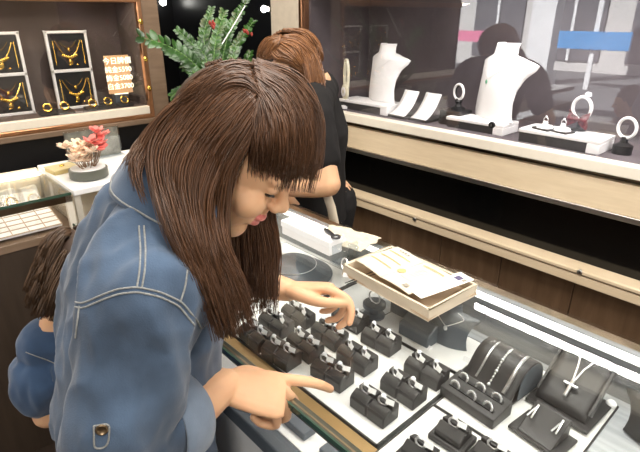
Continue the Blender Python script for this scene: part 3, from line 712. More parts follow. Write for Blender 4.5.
# ------------------------------------------------------------------ things lying on the counter glass
GZ = .9505
def certificate():
    q = [at_z(350, 278, GZ), at_z(432, 322, GZ), at_z(473, 293, GZ+.02), at_z(392, 250, GZ+.01)]
    t = empty('presentation_tray', (-.585, .800, GZ), R_(-3), label='beige fabric tray on the glass holding the open certificate', cat='tray')
    a, b, h = .125, .080, .026
    MB().bb((-a, -b, 0), (a, b, .005)).build('bottom', M['traytan'], t)
    r = MB()
    for p_, q_ in (((-a, -b, 0), (a, -b+.007, h)), ((-a, b-.007, 0), (a, b, h)), ((-a, -b, 0), (-a+.007, b, h)), ((a-.007, -b, 0), (a, b, h))): r.bb(p_, q_)
    r.build('rim', M['traybeige'], t, bev=.002)
    c = empty('certificate', V(t.location)+V((-.018, .004, .0)), R_(-10), label='open cream certificate booklet with gold seal lying in the beige tray', cat='certificate')
    W = .092
    for sgn, nm in ((-1, 'left_page'), (1, 'right_page')):
        def f(u, v): return V((sgn*W*u, (v-.5)*.128, -.0+.027+.004*math.sin(u*2.6)))
        pg = MB().sheet(f, 12, 4).build(nm, M['paper'], c, solid=.0016, off=1)
        ln = MB()
        if sgn < 0:
            for k, yy in enumerate((.035, .005, -.025)): ln.sheet(lambda u, v, yy=yy: f(.12+u*.78, .5+yy/.138+(v-.5)*.030)+V((0, 0, .0040)), 8, 1)
            ln.build('gold_rule', M['goldink'], pg)
            hd = MB()
            for i in range(4): hd.sheet(lambda u, v, i=i: f(.36+i*.10+u*.06, .5+.054/.138+(v-.5)*.04)+V((0, 0, .0040)), 1, 1)
            hd.build('heading', M['ink'], pg)
        else:
            ln.sheet(lambda u, v: f(.18+u*.7, .5+.05/.138+(v-.5)*.030)+V((0, 0, .0040)), 8, 1)
            ln.build('gold_rule', M['goldink'], pg)
            tx = MB()
            for k in range(7): tx.sheet(lambda u, v, k=k: f(.25+u*(.45 if k % 3 else .55), .5+(.03-k*.010)/.138+(v-.5)*.02)+V((0, 0, .0040)), 6, 1)
            tx.build('text_lines', mat('faint_ink', (.66, .60, .50), .7), pg)
            s = f(.10, .42); MB().lathe([(.0, 0), (.010, 0), (.010, .0006), (0, .0006)]).build('seal', M['goldink'], pg).location = s+V((0, 0, .0035))
            s = f(.72, .12); MB().bb((-.006, -.006, 0), (.006, .006, .0004)).build('stamp', M['ink'], pg).location = s+V((0, 0, .0040))
    k = empty('card', V(t.location)+V((.088, .000, .034)), R_(-14), label='long white card with a dark purple photo square, beside the certificate', cat='card')
    k.rotation_euler.x = R_(2)
    MB().bb((-.020, -.070, 0), (.020, .070, .001)).build('sheet', M['paperw'], k)
    MB().bb((-.010, .040, .001), (.006, .056, .0013)).build('photo_square', M['purpleink'], k)
    MB().bb((.008, .044, .001), (.016, .056, .0013)).build('mark', M['ink'], k)
    ln = MB()
    for i in range(5): ln.bb((-.015, .020-i*.012, .001), (.012, .0208-i*.012, .0012))
    ln.build('text_lines', M['ink'], k)
certificate()

def glass_things():
    a = at_z(346, 283, GZ+.004); b = at_z(393, 266.5, GZ+.004)
    t = empty('tweezers', (b.x, b.y, GZ), label='black tweezers lying on the glass behind the beige tray', cat='tweezers')
    d = a-b; L = d.length; e = d.normalized(); s = V((-e.y, e.x, 0))
    for sg in (-1, 1):
        MB().tube([V((0, 0, .003)), e*L*.4+s*sg*.006+V((0, 0, .003)), e*L+s*sg*.0015*2+V((0, 0, .0025))], [.0030, .0032, .0010], 8, True).build('arm', M['blackplastic'], t)
    # suede cloth
    c = at_z(350, 238, GZ); t = MB()
    def f(u, v):
        x = (u-.5)*.155; y = (v-.5)*.105; z = .004+.008*abs(noise.noise(V((u*4, v*4, 3))))+.004*abs(noise.noise(V((u*9, v*9, 7))))
        x += .012*noise.noise(V((v*5, 1, u))); y += .012*noise.noise(V((u*5, 4, v))); return V((x, y, z))
    o = t.sheet(f, 36, 26).build('polishing_cloth', M['suede'], solid=.002, sub=1); o.location = (-.845, .873, GZ+.0005); o.rotation_euler.z = R_(12); tag(o, 'crumpled cream suede cloth on the glass near the back rail', 'cloth')
    # loupe / black clip on cloth
    t = empty('loupe', (-.826, .795, GZ+.0405), R_(-12), label='small black folding loupe lying on the end of the long white box', cat='loupe')
    MB().tube([(-.026, 0, .006), (-.010, 0, .006), (.012, 0, .006)], [.005, .007, .0055], 12, True, .6).build('case', M['blackplastic'], t)
    MB().torus((.026, 0, .006), (1, 0, 0), (0, 1, 0), .010, .003, 22, 8).build('lens_ring', M['blackplastic'], t)
    MB().lathe([(0, .004), (.009, .004), (.009, .008), (0, .008)]).build('lens', M['acrylic'], t).location = (.026, 0, 0)
    # white long box
    t = empty('gift_box', (-.895, .790, GZ), R_(-1), label='long white box on the glass beside the cream cloth', cat='box')
    MB().bb((-.095, -.022, 0), (.095, .022, .030)).build('body', M['bust'], t, bev=.002)
    MB().bb((-.097, -.024, .022), (.097, .024, .040)).build('lid', M['tagw'], t, bev=.002)
    # acrylic stand
    t = empty('acrylic_stand', (-.745, .775, GZ), R_(-2), label='clear acrylic block stand with a loop, left of the beige tray', cat='display stand')
    MB().bb((-.030, -.024, 0), (.014, .024, .042)).build('block', M['acrylic'], t, bev=.002)
    MB().bb((.017, -.016, 0), (.023, .010, .062)).build('upright', M['acrylic'], t, bev=.001)
    MB().bb((-.03, -.03, 0), (.04, .03, .003)).build('foot', M['acrylic'], t)
    r = MB().torus((0, 0, 0), (1, -.3, 0), (0, .2, 1), .014, .0018, 24, 8).build('ring', M['silver']); r.location = (-.722, .742, GZ+.0165); tag(r, 'silver hoop leaning on the clear acrylic stand', 'ring')
    g = MB().prism([(-.006, 0), (.006, 0), (.0, .008)], 'x', -.009, .009).build('price_tag', M['tagw']); g.location = (-.700, .728, GZ); g.rotation_euler.z = .5; tag(g, 'white folded tag lying at the foot of the acrylic stand', 'tag')
glass_things()

# ------------------------------------------------------------------ return counter at the left
def side_counter():
    X0, X1, Y0, Ym, Y1 = -2.15, -1.742, -.9, .462, 1.30
    t = empty('display_counter', (-1.95, 0, 0), label='glass topped counter of gold trays at the left edge', cat='counter')
    def B(x0, x1, y0, y1, z0, z1): return MB().bb((x0+1.95, y0, z0), (x1+1.95, y1, z1))
    B(X0, X1, Y0, Ym, .942, .95).build('top_glass', M['topglass'], t); B(X1, X1+.003, Y0, Ym, .9415, .9505).build('glass_edge', M['glassedge'], t)
    B(X1-.006, X1, Y0, Ym, .82, .942).build('front_glass', M['glass'], t)
    B(X1-.02, X1, Y0, Ym, .918, .9415).build('front_rail', M['bronze'], t)
    B(X1-.02, X1, Ym-.02, Ym, .82, .9415).build('corner_post', M['cream'], t)
    B(X0, X1-.007, Ym-.006, Ym, .82, .9415).build('end_glass', M['glass'], t)
    B(X0, X1, Y0, Ym, 0, .805).build('base', M['darkwalnut'], t, bev=.003)
    B(X0, X1+.004, Y0, Ym, .795, .822).build('base_rail', M['brownwood'], t, bev=.002)
    B(X0, X0+.02, Y0, Ym, .82, .95).build('back_panel', M['cream'], t)
    B(X0+.02, X0+.035, Y0, Ym, .925, .938).build('led_strip', mat('warm_led', (1, .84, .6), .5, var=0, emit=5), t)
    t2 = empty('cabinet', (-1.95, .9, 0), label='white topped counter unit under the flower bowl', cat='cabinet')
    def B2(x0, x1, y0, y1, z0, z1): return MB().bb((x0+1.95, y0-.9, z0), (x1+1.95, y1-.9, z1))
    B2(X0, X1+.006, Ym+.006, Y1, .935, .957).build('worktop', M['white'], t2, bev=.003)
    B2(X1-.006, X1, Ym+.006, Y1, .82, .935).build('front_glass', M['glass'], t2)
    B2(X0+.03, X1-.03, Ym+.01, Y1, .81, .824).build('inner_shelf', M['cream'], t2)
    B2(X0, X0+.02, Ym+.006, Y1, .81, .935).build('back_panel', M['cream'], t2)
    B2(X1-.02, X1, Ym+.008, Ym+.028, .82, .935).build('corner_post', M['cream'], t2)
    B2(X0, X1, Ym+.006, Y1, 0, .81).build('base', M['darkwalnut'], t2)
    # white pad tray sloping to the front
    ty = .27; t = empty('gold_tray', (-1.84, ty, .822), label='sloping white compartment tray behind the front glass of the left counter', cat='tray')
    rot = Matrix.Rotation(R_(12), 3, 'Y')
    MB().box((0, 0, .030), (.15, .30, .008), rot).build('liner', M['tray'], t)
    g = MB()
    for k in range(6): g.box(rot@V((-.075+k*.03, 0, .005))+V((0, 0, .030)), (.002, .30, .003), rot)
    for k in range(7): g.box(rot@V((0, -.15+k*.05, .005))+V((0, 0, .030)), (.15, .002, .003), rot)
    g.build('dividers', M['traytan'], t)
    MB().bb((-.07, -.15, 0), (-.06, .15, .040)).build('prop', M['tray'], t)
    for k, (x, y, lab) in enumerate(((-2.02, .40, 'gold chain looped on the upright pad nearest the worktop'), (-2.03, .33, 'gold chain looped on the middle upright pad'), (-2.04, .26, 'gold chain looped on the upright pad nearest the frame edge'))):
        p = empty('chain_pad', (x, y, .822), R_(12), label='cream upright pad under the '+lab, cat='necklace display', group='cream chain pads')
        MB().prism([(-.03, 0), (.03, 0), (-.01, .09), (-.03, .09)], 'y', -.028, .028).build('pad', M['cream'], p, bev=.003)
        c = MB().torus((.0105, 0, .050), (0, 1, 0), (-.4, 0, .9), .018, .0032, 24, 8).build('gold_chain', M['gold']); c.location = p.location; c.rotation_euler.z = R_(12); tag(c, lab, 'chain', 'gold chains in the left counter')
    # flower bowl
    p = at_z(84, 178, .957); t = empty('flower_arrangement', (p.x, p.y+.02, .957), label='low grey bowl of dried coral and cream flowers on the white worktop', cat='flowers')
    MB().lathe([(.060, 0), (.066, .004), (.066, .034), (.060, .036), (.058, .030), (.0, .029)], n=36).build('bowl', M['potgrey'], t)
    MB().lathe([(.060, .034), (.058, .038), (0, .039)], n=36).build('gravel', M['white'], t)
    r = random.Random(3)
    for k in range(26):
        a = r.uniform(0, 6.28); q = r.uniform(.0, .06); z = r.uniform(.06, .125)
        if k < 8: top = V((.02+r.uniform(-.03, .03), .03+r.uniform(-.03, .045), z+.035))
        else: top = V((q*math.cos(a), q*math.sin(a)-.01, z-.005))
        fl = MB().tube([(top.x*.4, top.y*.4, .036), (top.x*.8, top.y*.7, top.z*.6), top], .0013, 5).build('flower_stem', M['twig'], t)
        pm = MB()
        for l in range(7):
            b = l*6.28/7+r.uniform(-.3, .3); tilt = r.uniform(.3, .9); d = V((math.cos(b)*math.cos(tilt), math.sin(b)*math.cos(tilt), math.sin(tilt)))
            q_ = d.to_track_quat('Z', 'Y').to_matrix(); pm.ell((0, 0, .015), (.0115, .0032, .0185), q_, top, n=8, m=6)
        pm.build('flower_head', M['petalpink' if k < 8 else 'petalcream'], fl)
    p2 = at_z(63, 171, .957); t = empty('gold_box', (p2.x, p2.y, .957), R_(8), label='flat gold box beside the flower bowl on the white worktop', cat='box')
    MB().bb((-.04, -.048, 0), (.04, .048, .014)).build('body', mat('gold_foil', (.62, .50, .22), .4, .4), t, bev=.003)
    MB().bb((-.042, -.05, .014), (.042, .05, .019)).build('lid', mat('gold_foil_lid', (.70, .60, .34), .4, .3), t, bev=.002)
    MB().ell((0, 0, .022), (.008, .010, .004)).build('clasp', M['gold'], t)
    t = empty('menu_stand', (-2.10, .66, .957), label='clear acrylic card stand behind the flower bowl', cat='card stand')
    MB().bb((-.003, -.09, 0), (.0, .13, .12)).build('panel', M['acrylic'], t, bev=.0005)
    MB().bb((-.006, -.085, .004), (-.0035, .125, .115)).build('card', mat('photo_card', (.35, .31, .24), .5, var=.6, vscale=22), t)
    MB().bb((-.02, -.09, 0), (.03, .13, .004)).build('foot', M['acrylic'], t)
side_counter()
# ------------------------------------------------------------------ potted plant
def plant():
    base = V((-2.00, 1.13, .957))
    t = empty('potted_plant', base, label='leafy green plant with arching fronds in front of the dark recess', cat='plant')
    MB().lathe([(.055, 0), (.075, .02), (.085, .13), (.088, .14), (.080, .14), (.076, .12), (0, .12)], n=32).build('pot', M['pot'], t)
    MB().lathe([(.077, .118), (.05, .126), (0, .128)]).build('soil', M['soil'], t)
    r = random.Random(11)
    F = [  # pixel path of each frond, distance plane, leaflet size
        ([(212, 90), (196, 66), (172, 48), (141, 37)], -1.93, .030), ([(212, 92), (200, 74), (186, 62), (168, 50)], -2.05, .020),
        ([(214, 92), (203, 60), (190, 42), (177, 30)], -2.10, .019), ([(214, 92), (208, 60), (204, 36), (211, 9)], -2.08, .021),
        ([(218, 92), (214, 66), (216, 40), (224, 12)], -1.98, .022), ([(218, 92), (222, 62), (230, 30), (246, 1)], -2.02, .021),
        ([(222, 92), (230, 66), (238, 44), (253, 22)], -2.06, .020), ([(220, 92), (226, 74), (232, 60), (236, 44)], -1.92, .018),
        ([(214, 95), (200, 82), (192, 70), (184, 66)], -1.90, .020), ([(218, 95), (208, 74), (206, 58), (198, 46)], -1.88, .020),
        ([(226, 92), (238, 78), (246, 64), (250, 52)], -2.12, .018), ([(210, 96), (192, 92), (182, 90), (172, 96)], -1.95, .018),
        ([(222, 94), (222, 76), (220, 58), (226, 44)], -2.12, .022), ([(213, 94), (204, 84), (196, 58), (186, 40)], -2.15, .020), ]
    for px, X, ls in F:
        pts = [base+V((r.uniform(-.03, .03), r.uniform(-.03, .03), .12))]+[at_x(x, y, X-.03*i) for i, (x, y) in enumerate(px)]
        pts = spline(pts, 10); loc = [p-base for p in pts]
        fr = MB().tube(loc, [.0055, .004, .0018], 7).build('frond_stem', M['stem'], t)
        Pp, T, Xx, Y = frame_path(loc); lf = MB(); n = len(loc); acc = 0; last = 0
        for i in range(12, n):
            acc += (loc[i]-loc[i-1]).length
            if acc-last < ls*.42 and i != n-1: continue
            last = acc
            side0 = T[i].cross(V((.55, -.45, .5)).normalized()).normalized()
            for sg in (-1, 1):
                d = (side0*sg*.85 + T[i]*.62 + V((0, 0, r.uniform(-.1, .15)))).normalized()
                nn = (d.cross(T[i])*sg).normalized(); nn = (nn + V((r.uniform(-.3, .3), r.uniform(-.3, .3), r.uniform(-.2, .2)))).normalized()
                wv = d.cross(nn).normalized(); s = ls*r.uniform(.85, 1.15)*(1.0 if i < n-4 else .75)
                def fn(u, v, d=d, nn=nn, wv=wv, s=s, i=i): return loc[i] + d*(s*1.55*u) + wv*((v-.5)*2*s*.42*math.sin(math.pi*min(1, u*.93+.04))**.75) + nn*(s*.14*math.sin(u*3)-abs(v-.5)*-.14*s)
                lf.sheet(fn, 6, 2)
        lf.build('leaflets', M['leaf'], fr, ang=80)
    for (x, y) in ((212, 24), (248, 30)):
        b = MB(); c = at_x(x, y, -1.95)-base
        for k in range(5): b.ell(c+V((r.uniform(-.014, .014), r.uniform(-.014, .014), r.uniform(-.018, .018))), (.0065, .005, .009), n=8, m=6)
        b.build('red_ribbon', M['red'], t)
    MB().tube(spline([at_x(222, 44, -1.93)-base, at_x(232, 28, -1.93)-base, at_x(245, 6, -1.93)-base], 6), .0024, 8).build('pale_stalk', M['tagw'], t)
plant()

# ------------------------------------------------------------------ people
def head_frame(f, upish=(0, 0, 1), roll=0):
    f = V(f).normalized(); u = V(upish)-f*f.dot(V(upish)); u.normalize(); r = f.cross(u)
    if roll: q = Matrix.Rotation(roll, 3, f); u = q@u; r = q@r
    return Matrix((r, f, u)).transposed()
def head(mb, Mx, O, s=1.0, chub=1.0):
    H = Mx*s
    def e(c, r): mb.ell(c, r, H, O, 24, 18)
    e((0, -.012, .030), (.073, .093, .088)); e((0, .020, .020), (.066, .076, .070))
    e((0, .036, -.030), (.060*chub, .056, .074)); e((0, .030, -.052), (.055*chub, .052, .046)); e((0, .058, -.090), (.027, .030, .026))
    for x in (-1, 1):
        e((x*.036, .062, -.030), (.027*chub, .026, .027)); e((x*.030, .076, .004), (.017, .013, .010)); e((x*.028, .071, .020), (.026, .016, .014))
        e((x*.074, -.010, -.004), (.007, .018, .028)); e((x*.0105, .100, -.027), (.0085, .010, .008))
    mb.tube([H@V(p)+O for p in ((0, .084, .020), (0, .094, .004), (0, .102, -.011), (0, .109, -.021))], [.0075*s, .008*s, .009*s, .0115*s], 12, True)
    e((0, .088, -.040), (.012, .010, .012))
    e((0, .091, -.053), (.021, .0105, .0062)); e((0, .088, -.0655), (.018, .010, .0065)); e((0, .080, -.060), (.026, .012, .016))
def limb(mb, P, r, n=16, asp=1.0, k=8): 
    Q = spline(P, k); rr = np.interp(np.linspace(0, 1, len(Q)), np.linspace(0, 1, len(r)), r); mb.tube(Q, list(rr), n, True, asp)
def hand(mb, W, h, n, t, curls, thumb, s=1.0, spread=(.10, .03, -.03, -.12)):
    h = V(h).normalized(); n = V(n); n = (n-h*h.dot(n)).normalized(); sd = h.cross(n)
    rings = []
    for d, w_, th in ((-.02, .025, .019), (.0, .026, .018), (.02, .031, .0165), (.05, .037, .0145), (.078, .039, .0125), (.090, .034, .009)):
        c = W+h*d*s; rings.append([c+sd*(w_*s*math.cos(a))+n*(th*s*math.sin(a)) for a in np.linspace(0, 2*math.pi, 18, endpoint=False)])
    mb.loft(rings)
    tips = []
    for k, (off, along, L, r) in enumerate(((.028, .082, (.043, .026, .021), .0083), (.0095, .086, (.047, .030, .022), .0085), (-.009, .083, (.043, .028, .021), .0080), (-.0265, .074, (.034, .021, .018), .0070))):
        p = W+h*(along-.02)*s+sd*t*off*s; q = W+h*along*s+sd*t*off*s; P = [p, q]; a = 0
        hh = (h+sd*t*spread[k]).normalized()
        for c, l in zip(curls[k], L):
            a += R_(c); q = q+(hh*math.cos(a)-n*math.sin(a))*l*s; P.append(q)
        mb.tube(spline(P, 4), list(np.interp(np.linspace(0, 1, 4*(len(P)-1)+1), [0, .25, .5, .75, 1], [r*s*1.12, r*s*1.1, r*s*1.03, r*s*.95, r*s*.82])), 12, True)
        tips.append(q)
    P = [W+h*.012*s+sd*t*.016*s-n*.004*s, W+h*.030*s+sd*t*.030*s-n*.008*s]
    for (a, b, c, l) in thumb: P.append(P[-1]+(h*a+sd*t*b+n*c).normalized()*l*s)
    mb.tube(spline(P, 4), list(np.interp(np.linspace(0, 1, 4*(len(P)-1)+1), [0, .3, .6, 1], [.014*s, .0135*s, .0105*s, .008*s])), 12, True); tips.append(P[-1])
    return tips

def colour_body(me, Mx, O, s=1.0, hairline=True):
    # material slots: 0 skin, 1 lips, 2 scalp
    inv = (Mx*s).inverted(); idx = []
    for p in me.polygons:
        c = inv@(V(p.center)-O); m = 0
        if abs(c.x) < .022 and .086 < c.y < .12 and -.074 < c.z < -.047: m = 1
        elif hairline and c.length < .16:
            if c.z > .055-max(0, -c.y)*1.0 and (c.y < .075) or (c.y < -.02 and c.z > -.055): m = 2
        idx.append(m)
    me.polygons.foreach_set('material_index', idx)

G = V((0, 0, -1))
def hair_mesh(name, parent, Mx, O, s, guides, per, m, colliders, step=.012, rad=.0013, jitter=.010, shrink=.55, seed=1, wave=0):
    r = random.Random(seed); inv_h = (Mx*s).inverted(); Hs = Mx*s
    sk_c = V((0, -.008, .028)); sk_r = V((.079, .098, .094))
    def push(p, off):
        q = inv_h@(p-O)-sk_c; e = V((q.x/sk_r.x, q.y/sk_r.y, q.z/sk_r.z)); l = e.length; lim = 1+off/.09
        nrm = None
        if l < lim:
            e = e/l*lim; p = Hs@(V((e.x*sk_r.x, e.y*sk_r.y, e.z*sk_r.z))+sk_c)+O
            nrm = (Hs@V((e.x/sk_r.x, e.y/sk_r.y, e.z/sk_r.z))).normalized()
        for a, b, rr in colliders:
            ab = b-a; tt = max(0, min(1, (p-a).dot(ab)/max(1e-9, ab.length_squared))); c = a+ab*tt; d = p-c
            if d.length < rr+off: d = d.normalized() if d.length > 1e-6 else V((0, 0, 1)); p = c+d*(rr+off); nrm = d
        return p, nrm
    mb = MB(); pass
    drawn = guides[1] if isinstance(guides, tuple) else []; guides = guides[0] if isinstance(guides, tuple) else guides
    allp = []
    for (rl, comb, L, grav, decay) in guides:
        off = r.uniform(.001, .014)
        e = V(rl).normalized(); p = Hs@(V((e.x*sk_r.x, e.y*sk_r.y, e.z*sk_r.z))+sk_c)+O
        d = (Mx@V(comb)).normalized(); cb = d.copy(); path = [p]; n = int(L/step); ww = r.uniform(0, 6)
        for i in range(n):
            k = math.exp(-i*step/decay)
            d = (d*.72 + cb*k*.35 + G*grav*(1-k*.75)).normalized()
            q, nr = push(path[-1]+d*step, off)
            nd = q-path[-1]
            if nr is not None: nd = nd-nr*nd.dot(nr)*.9
            if nd.length < 1e-5: nd = d
            d = nd.normalized(); q = path[-1]+d*step; q, _ = push(q, off); 
            path.append(q)
        allp.append(path)
    for path in drawn:
        q = [path[0]]
        for p in path[1:]: q.append(push(p, .002)[0])
        allp.append(q)
    for path in allp:
        P, T, X, Y = frame_path(path); m_ = len(P); ww = r.uniform(0, 6)
        for c in range(per):
            a = r.uniform(0, 6.28); q = jitter*math.sqrt(r.random()); a2 = r.uniform(-.5, .5); cut = max(5, int(m_*r.uniform(.86, 1.0))); rr = rad*r.uniform(.7, 1.25); pts = []
            for i in range(cut):
                t_ = i/(m_-1); sp = q*(.3+.7*min(1, t_*2.5))*((1-shrink*t_)+.6*max(0, t_-.75)*r.random()); aa = a+a2*t_*3
                v = P[i]+X[i]*(sp*math.cos(aa))+Y[i]*(sp*math.sin(aa))
                if wave: v = v + X[i]*wave*t_*math.sin(t_*9+ww)
                v, _ = push(v, .0005); pts.append(v)
            tp = [rr*(1-.75*max(0, i/(cut-1)-.6)/.4) for i in range(cut)]
            mb.tube(pts, tp, 3)
    me = bpy.data.meshes.new(name); me.from_pydata([tuple(v) for v in mb.v], [], mb.f); me.materials.append(m); me.polygons.foreach_set('use_smooth', [True]*len(me.polygons)); me.update()
    o = bpy.data.objects.new(name, me); C.objects.link(o); o.parent = parent
    return o

def wrinkle(me, amp, sc, stretch=(1, 1, 1), seed=0, fn=None):
    co = np.empty(len(me.vertices)*3); me.vertices.foreach_get('co', co); co = co.reshape(-1, 3)
    nr = np.empty(len(me.vertices)*3); me.vertex_normals.foreach_get('vector', nr); nr = nr.reshape(-1, 3)
    for i in range(len(co)):
        p = co[i]; a = amp*(fn(p) if fn else 1)
        if a == 0: continue
        v = V((p[0]*stretch[0]*sc+seed, p[1]*stretch[1]*sc, p[2]*stretch[2]*sc))
        h = 1-2*abs(noise.noise(v)) + .5*noise.noise(v*2.1)
        co[i] = p + nr[i]*a*(h-.35)
    me.vertices.foreach_set('co', co.ravel()); me.update()

def stitch(parent, name, bvh, pix, m, r=.0011, off=.0008, width=None):
    pts = []
    for i in range(len(pix)-1):
        a, b = pix[i], pix[i+1]; n = max(2, int(math.hypot(b[0]-a[0], b[1]-a[1])/3))
        for j in range(n): pts.append((a[0]+(b[0]-a[0])*j/n, a[1]+(b[1]-a[1])*j/n))
    pts.append(pix[-1]); P = []
    runs = [[]]
    for x, y in pts:
        h = bvh.ray_cast(V((0, 0, CAMZ)), V(ray(x, y)).normalized())
        if h[0] is None: continue
        if runs[-1] and (h[0]-runs[-1][-1]).length > .02: runs.append([])
        runs[-1].append(h[0]+h[1]*off)
    P = max(runs, key=len)
    if len(P) < 4: return None
    for _ in range(3): P = [P[0]]+[(P[i-1]+P[i]*2+P[i+1])/4 for i in range(1, len(P)-1)]+[P[-1]]
    return MB().tube(P, r, 6).build(name, m, parent)

def leg_and_shoe(mb, hip, knee, ankle, r, toe): limb(mb, [hip, knee, ankle], r)

def woman():
    W0 = V((-.66, .13, 0))
    t = empty('person', (0, 0, 0), label='woman with long dark brown hair in a blue denim shirt pointing at the rings', cat='person')
    f = V((.57, .54, -.60)).normalized(); Mx = head_frame(f); S = .93
    nose = at_s(286, 211, .70); O = nose - Mx@V((0, .118, -.024))*S
    C7 = V((-.605, .272, 1.290)); Sr = V((-.510, .195, 1.205)); Sl = V((-.785, .335, 1.205)); pel = V((-.66, .215, .86))
    El = at_s(130, 444, .605); Wr = V((-.540, .300, .986))
    ElL = V((-.83, .42, 1.03)); WrL = at_z(288, 290, 1.012)
    b = MB(); head(b, Mx, O, S)
    limb(b, [O+Mx@V((0, -.030, -.02)), O+Mx@V((0, -.040, -.070)), C7, C7+V((-.01, -.0, -.07))], [.052, .049, .050, .055])
    # torso and legs under the clothes
    lat = V((.917, -.4, 0)); fd = V((.4, .917, 0))
    secs = [(V((-.66, .215, .80)), .145, .10), (V((-.66, .22, .95)), .125, .085), (V((-.655, .235, 1.10)), .135, .09), (V((-.635, .26, 1.20)), .12, .06), (C7, .045, .045)]
    b.loft([[c+lat*(a*math.cos(q))+fd*(d*math.sin(q)) for q in np.linspace(0, 2*math.pi, 24, endpoint=False)] for c, a, d in secs])
    for sx, foot in ((1, V((-.585, .15, .07))), (-1, V((-.765, .22, .07)))):
        hip = pel+lat*sx*.085+V((0, 0, -.03)); kn = hip*.45+foot*.55+V((.0, .03, 0)); limb(b, [hip, kn, foot], [.085, .055, .052, .036]); limb(b, [foot, foot+fd*.10+V((0, 0, -.035))], [.036, .030])
    limb(b, [C7+V((0, 0, -.03)), Sr, El], [.034, .036, .038, .036]); limb(b, [El, El*.5+Wr*.5+V((.004, .0, -.002)), Wr], [.038, .039, .033, .0255])
    limb(b, [C7+V((0, 0, -.03)), Sl, ElL], [.034, .036, .038, .036]); limb(b, [ElL, (ElL+WrL)/2, WrL], [.037, .034, .0225])
    tipR = V((-.447, .432, .935)); hd = (tipR-Wr); 
    hand(b, Wr, hd+V((0, 0, -.004)), V((.28, -.12, 1)), -1, ((2, 10, 12), (48, 88, 50), (60, 95, 50), (66, 95, 50)), ((.85, .35, -.4, .030), (.9, .05, -.3, .028), (.9, -.1, -.2, .022)), 1.06)
    hand(b, WrL, V((.78, .62, .14)), V((-.28, .34, .90)), 1, ((26, 46, 30), (40, 60, 40), (52, 68, 45), (58, 72, 45)), ((.93, .20, -.34, .036), (.97, .02, -.20, .032), (.97, -.10, -.02, .026)), .97)
    me = fuse(b, 'body', .0024, 3); colour_body(me, Mx, O, S)
    for k in ('skin', 'lips', 'scalp'): me.materials.append(M[k])
    link('body', me, t, ang=180)
    # eyes and lashes
    for x in (-1, 1):
        ey = MB().ell((x*.030, .0745, -.004), (.0125, .0125, .0075), Mx*S, O).build('eye', M['eye'], t)
        MB().tube([Mx@V((x*(.030+q*.014), .0885-abs(q)*.006, -.006+abs(q)*.003))*S+O for q in np.linspace(-1, 1, 9)], .0009, 6).build('eyelash', M['blackplastic'], ey)
    # ---- denim shirt
    s = MB()
    sec = [(V((-.66, .216, .945)), .166, .122), (V((-.66, .218, .98)), .160, .118), (V((-.655, .235, 1.08)), .160, .115), (V((-.652, .245, 1.16)), .158, .100), (V((-.635, .258, 1.232)), .125, .080), (V((-.612, .268, 1.282)), .072, .064)]
    sec2 = []
    for i in range(len(sec)-1):
        for j in range(4): q = j/4; sec2.append((sec[i][0].lerp(sec[i+1][0], q), sec[i][1]*(1-q)+sec[i+1][1]*q, sec[i][2]*(1-q)+sec[i+1][2]*q))
    sec2.append(sec[-1])
    s.loft([[c+lat*(a*math.cos(q))+fd*(d*math.sin(q)) for q in np.linspace(0, 2*math.pi, 32, endpoint=False)] for c, a, d in sec2])
    cuffR = El.lerp(Wr, .38); cuffL = ElL.lerp(WrL, .35)
    limb(s, [C7+V((.0, 0, -.030)), Sr+V((-.03, .01, .0)), Sr+V((0, 0, -.02))], [.062, .068, .070])
    limb(s, [Sr+V((-.01, 0, -.015)), Sr.lerp(El, .45)+V((-.004, -.006, 0)), El+V((-.003, -.012, .012)), cuffR], [.067, .066, .060, .056, .046], n=22)
    limb(s, [C7+V((-.0, .0, -.030)), Sl, Sl.lerp(ElL, .5), ElL, cuffL], [.055, .062, .070, .066, .055])
    me = fuse(s, 'denim_shirt', .0042, 8)
    wrinkle(me, .011, 8, (1.3, 1.3, .55), 3); wrinkle(me, .0055, 20, (1.2, 1.2, .55), 9)
    me.materials.append(M['denim']); shirt = link('denim_shirt', me, t, ang=180)
    bvh = BVHTree.FromPolygons([v.co for v in me.vertices], [p.vertices for p in me.polygons])
    for nm, pix in (('yoke_seam', [(56, 295), (70, 300), (82, 304), (100, 296), (118, 289), (137, 287), (160, 292), (182, 302), (198, 322), (209, 346)]),
                    ('yoke_seam', [(55, 299), (70, 305), (82, 309), (100, 301), (118, 294), (137, 292), (160, 297), (179, 306), (194, 325), (205, 348)]),
                    ('shoulder_seam', [(139, 226), (141, 250), (140, 270), (137, 287)]), ('shoulder_seam', [(144, 226), (146, 250), (145, 270), (142, 287)]),
                    ('sleeve_seam', [(80, 306), (78, 322), (76, 338)]), ('front_seam', [(180, 302), (185, 287), (187, 270)]),
                    ('cuff_seam', [(94, 426), (110, 423), (109, 440), (107, 447), (94, 449), (94, 426)])):
        stitch(shirt, nm, bvh, pix, M['stitch'])
    p = bvh.ray_cast(V((0, 0, CAMZ)), V(ray(102, 429)).normalized())
    if p[0]:
        q = p[1].to_track_quat('Z', 'Y').to_matrix(); bt = MB()
        bt.loft([[q@V((r_*math.cos(a), r_*math.sin(a), z))+p[0] for a in np.linspace(0, 6.283, 18, endpoint=False)] for r_, z in ((.006, 0), (.0065, .002), (.005, .003), (.003, .002))]); bt.build('button', M['bronze'], shirt)
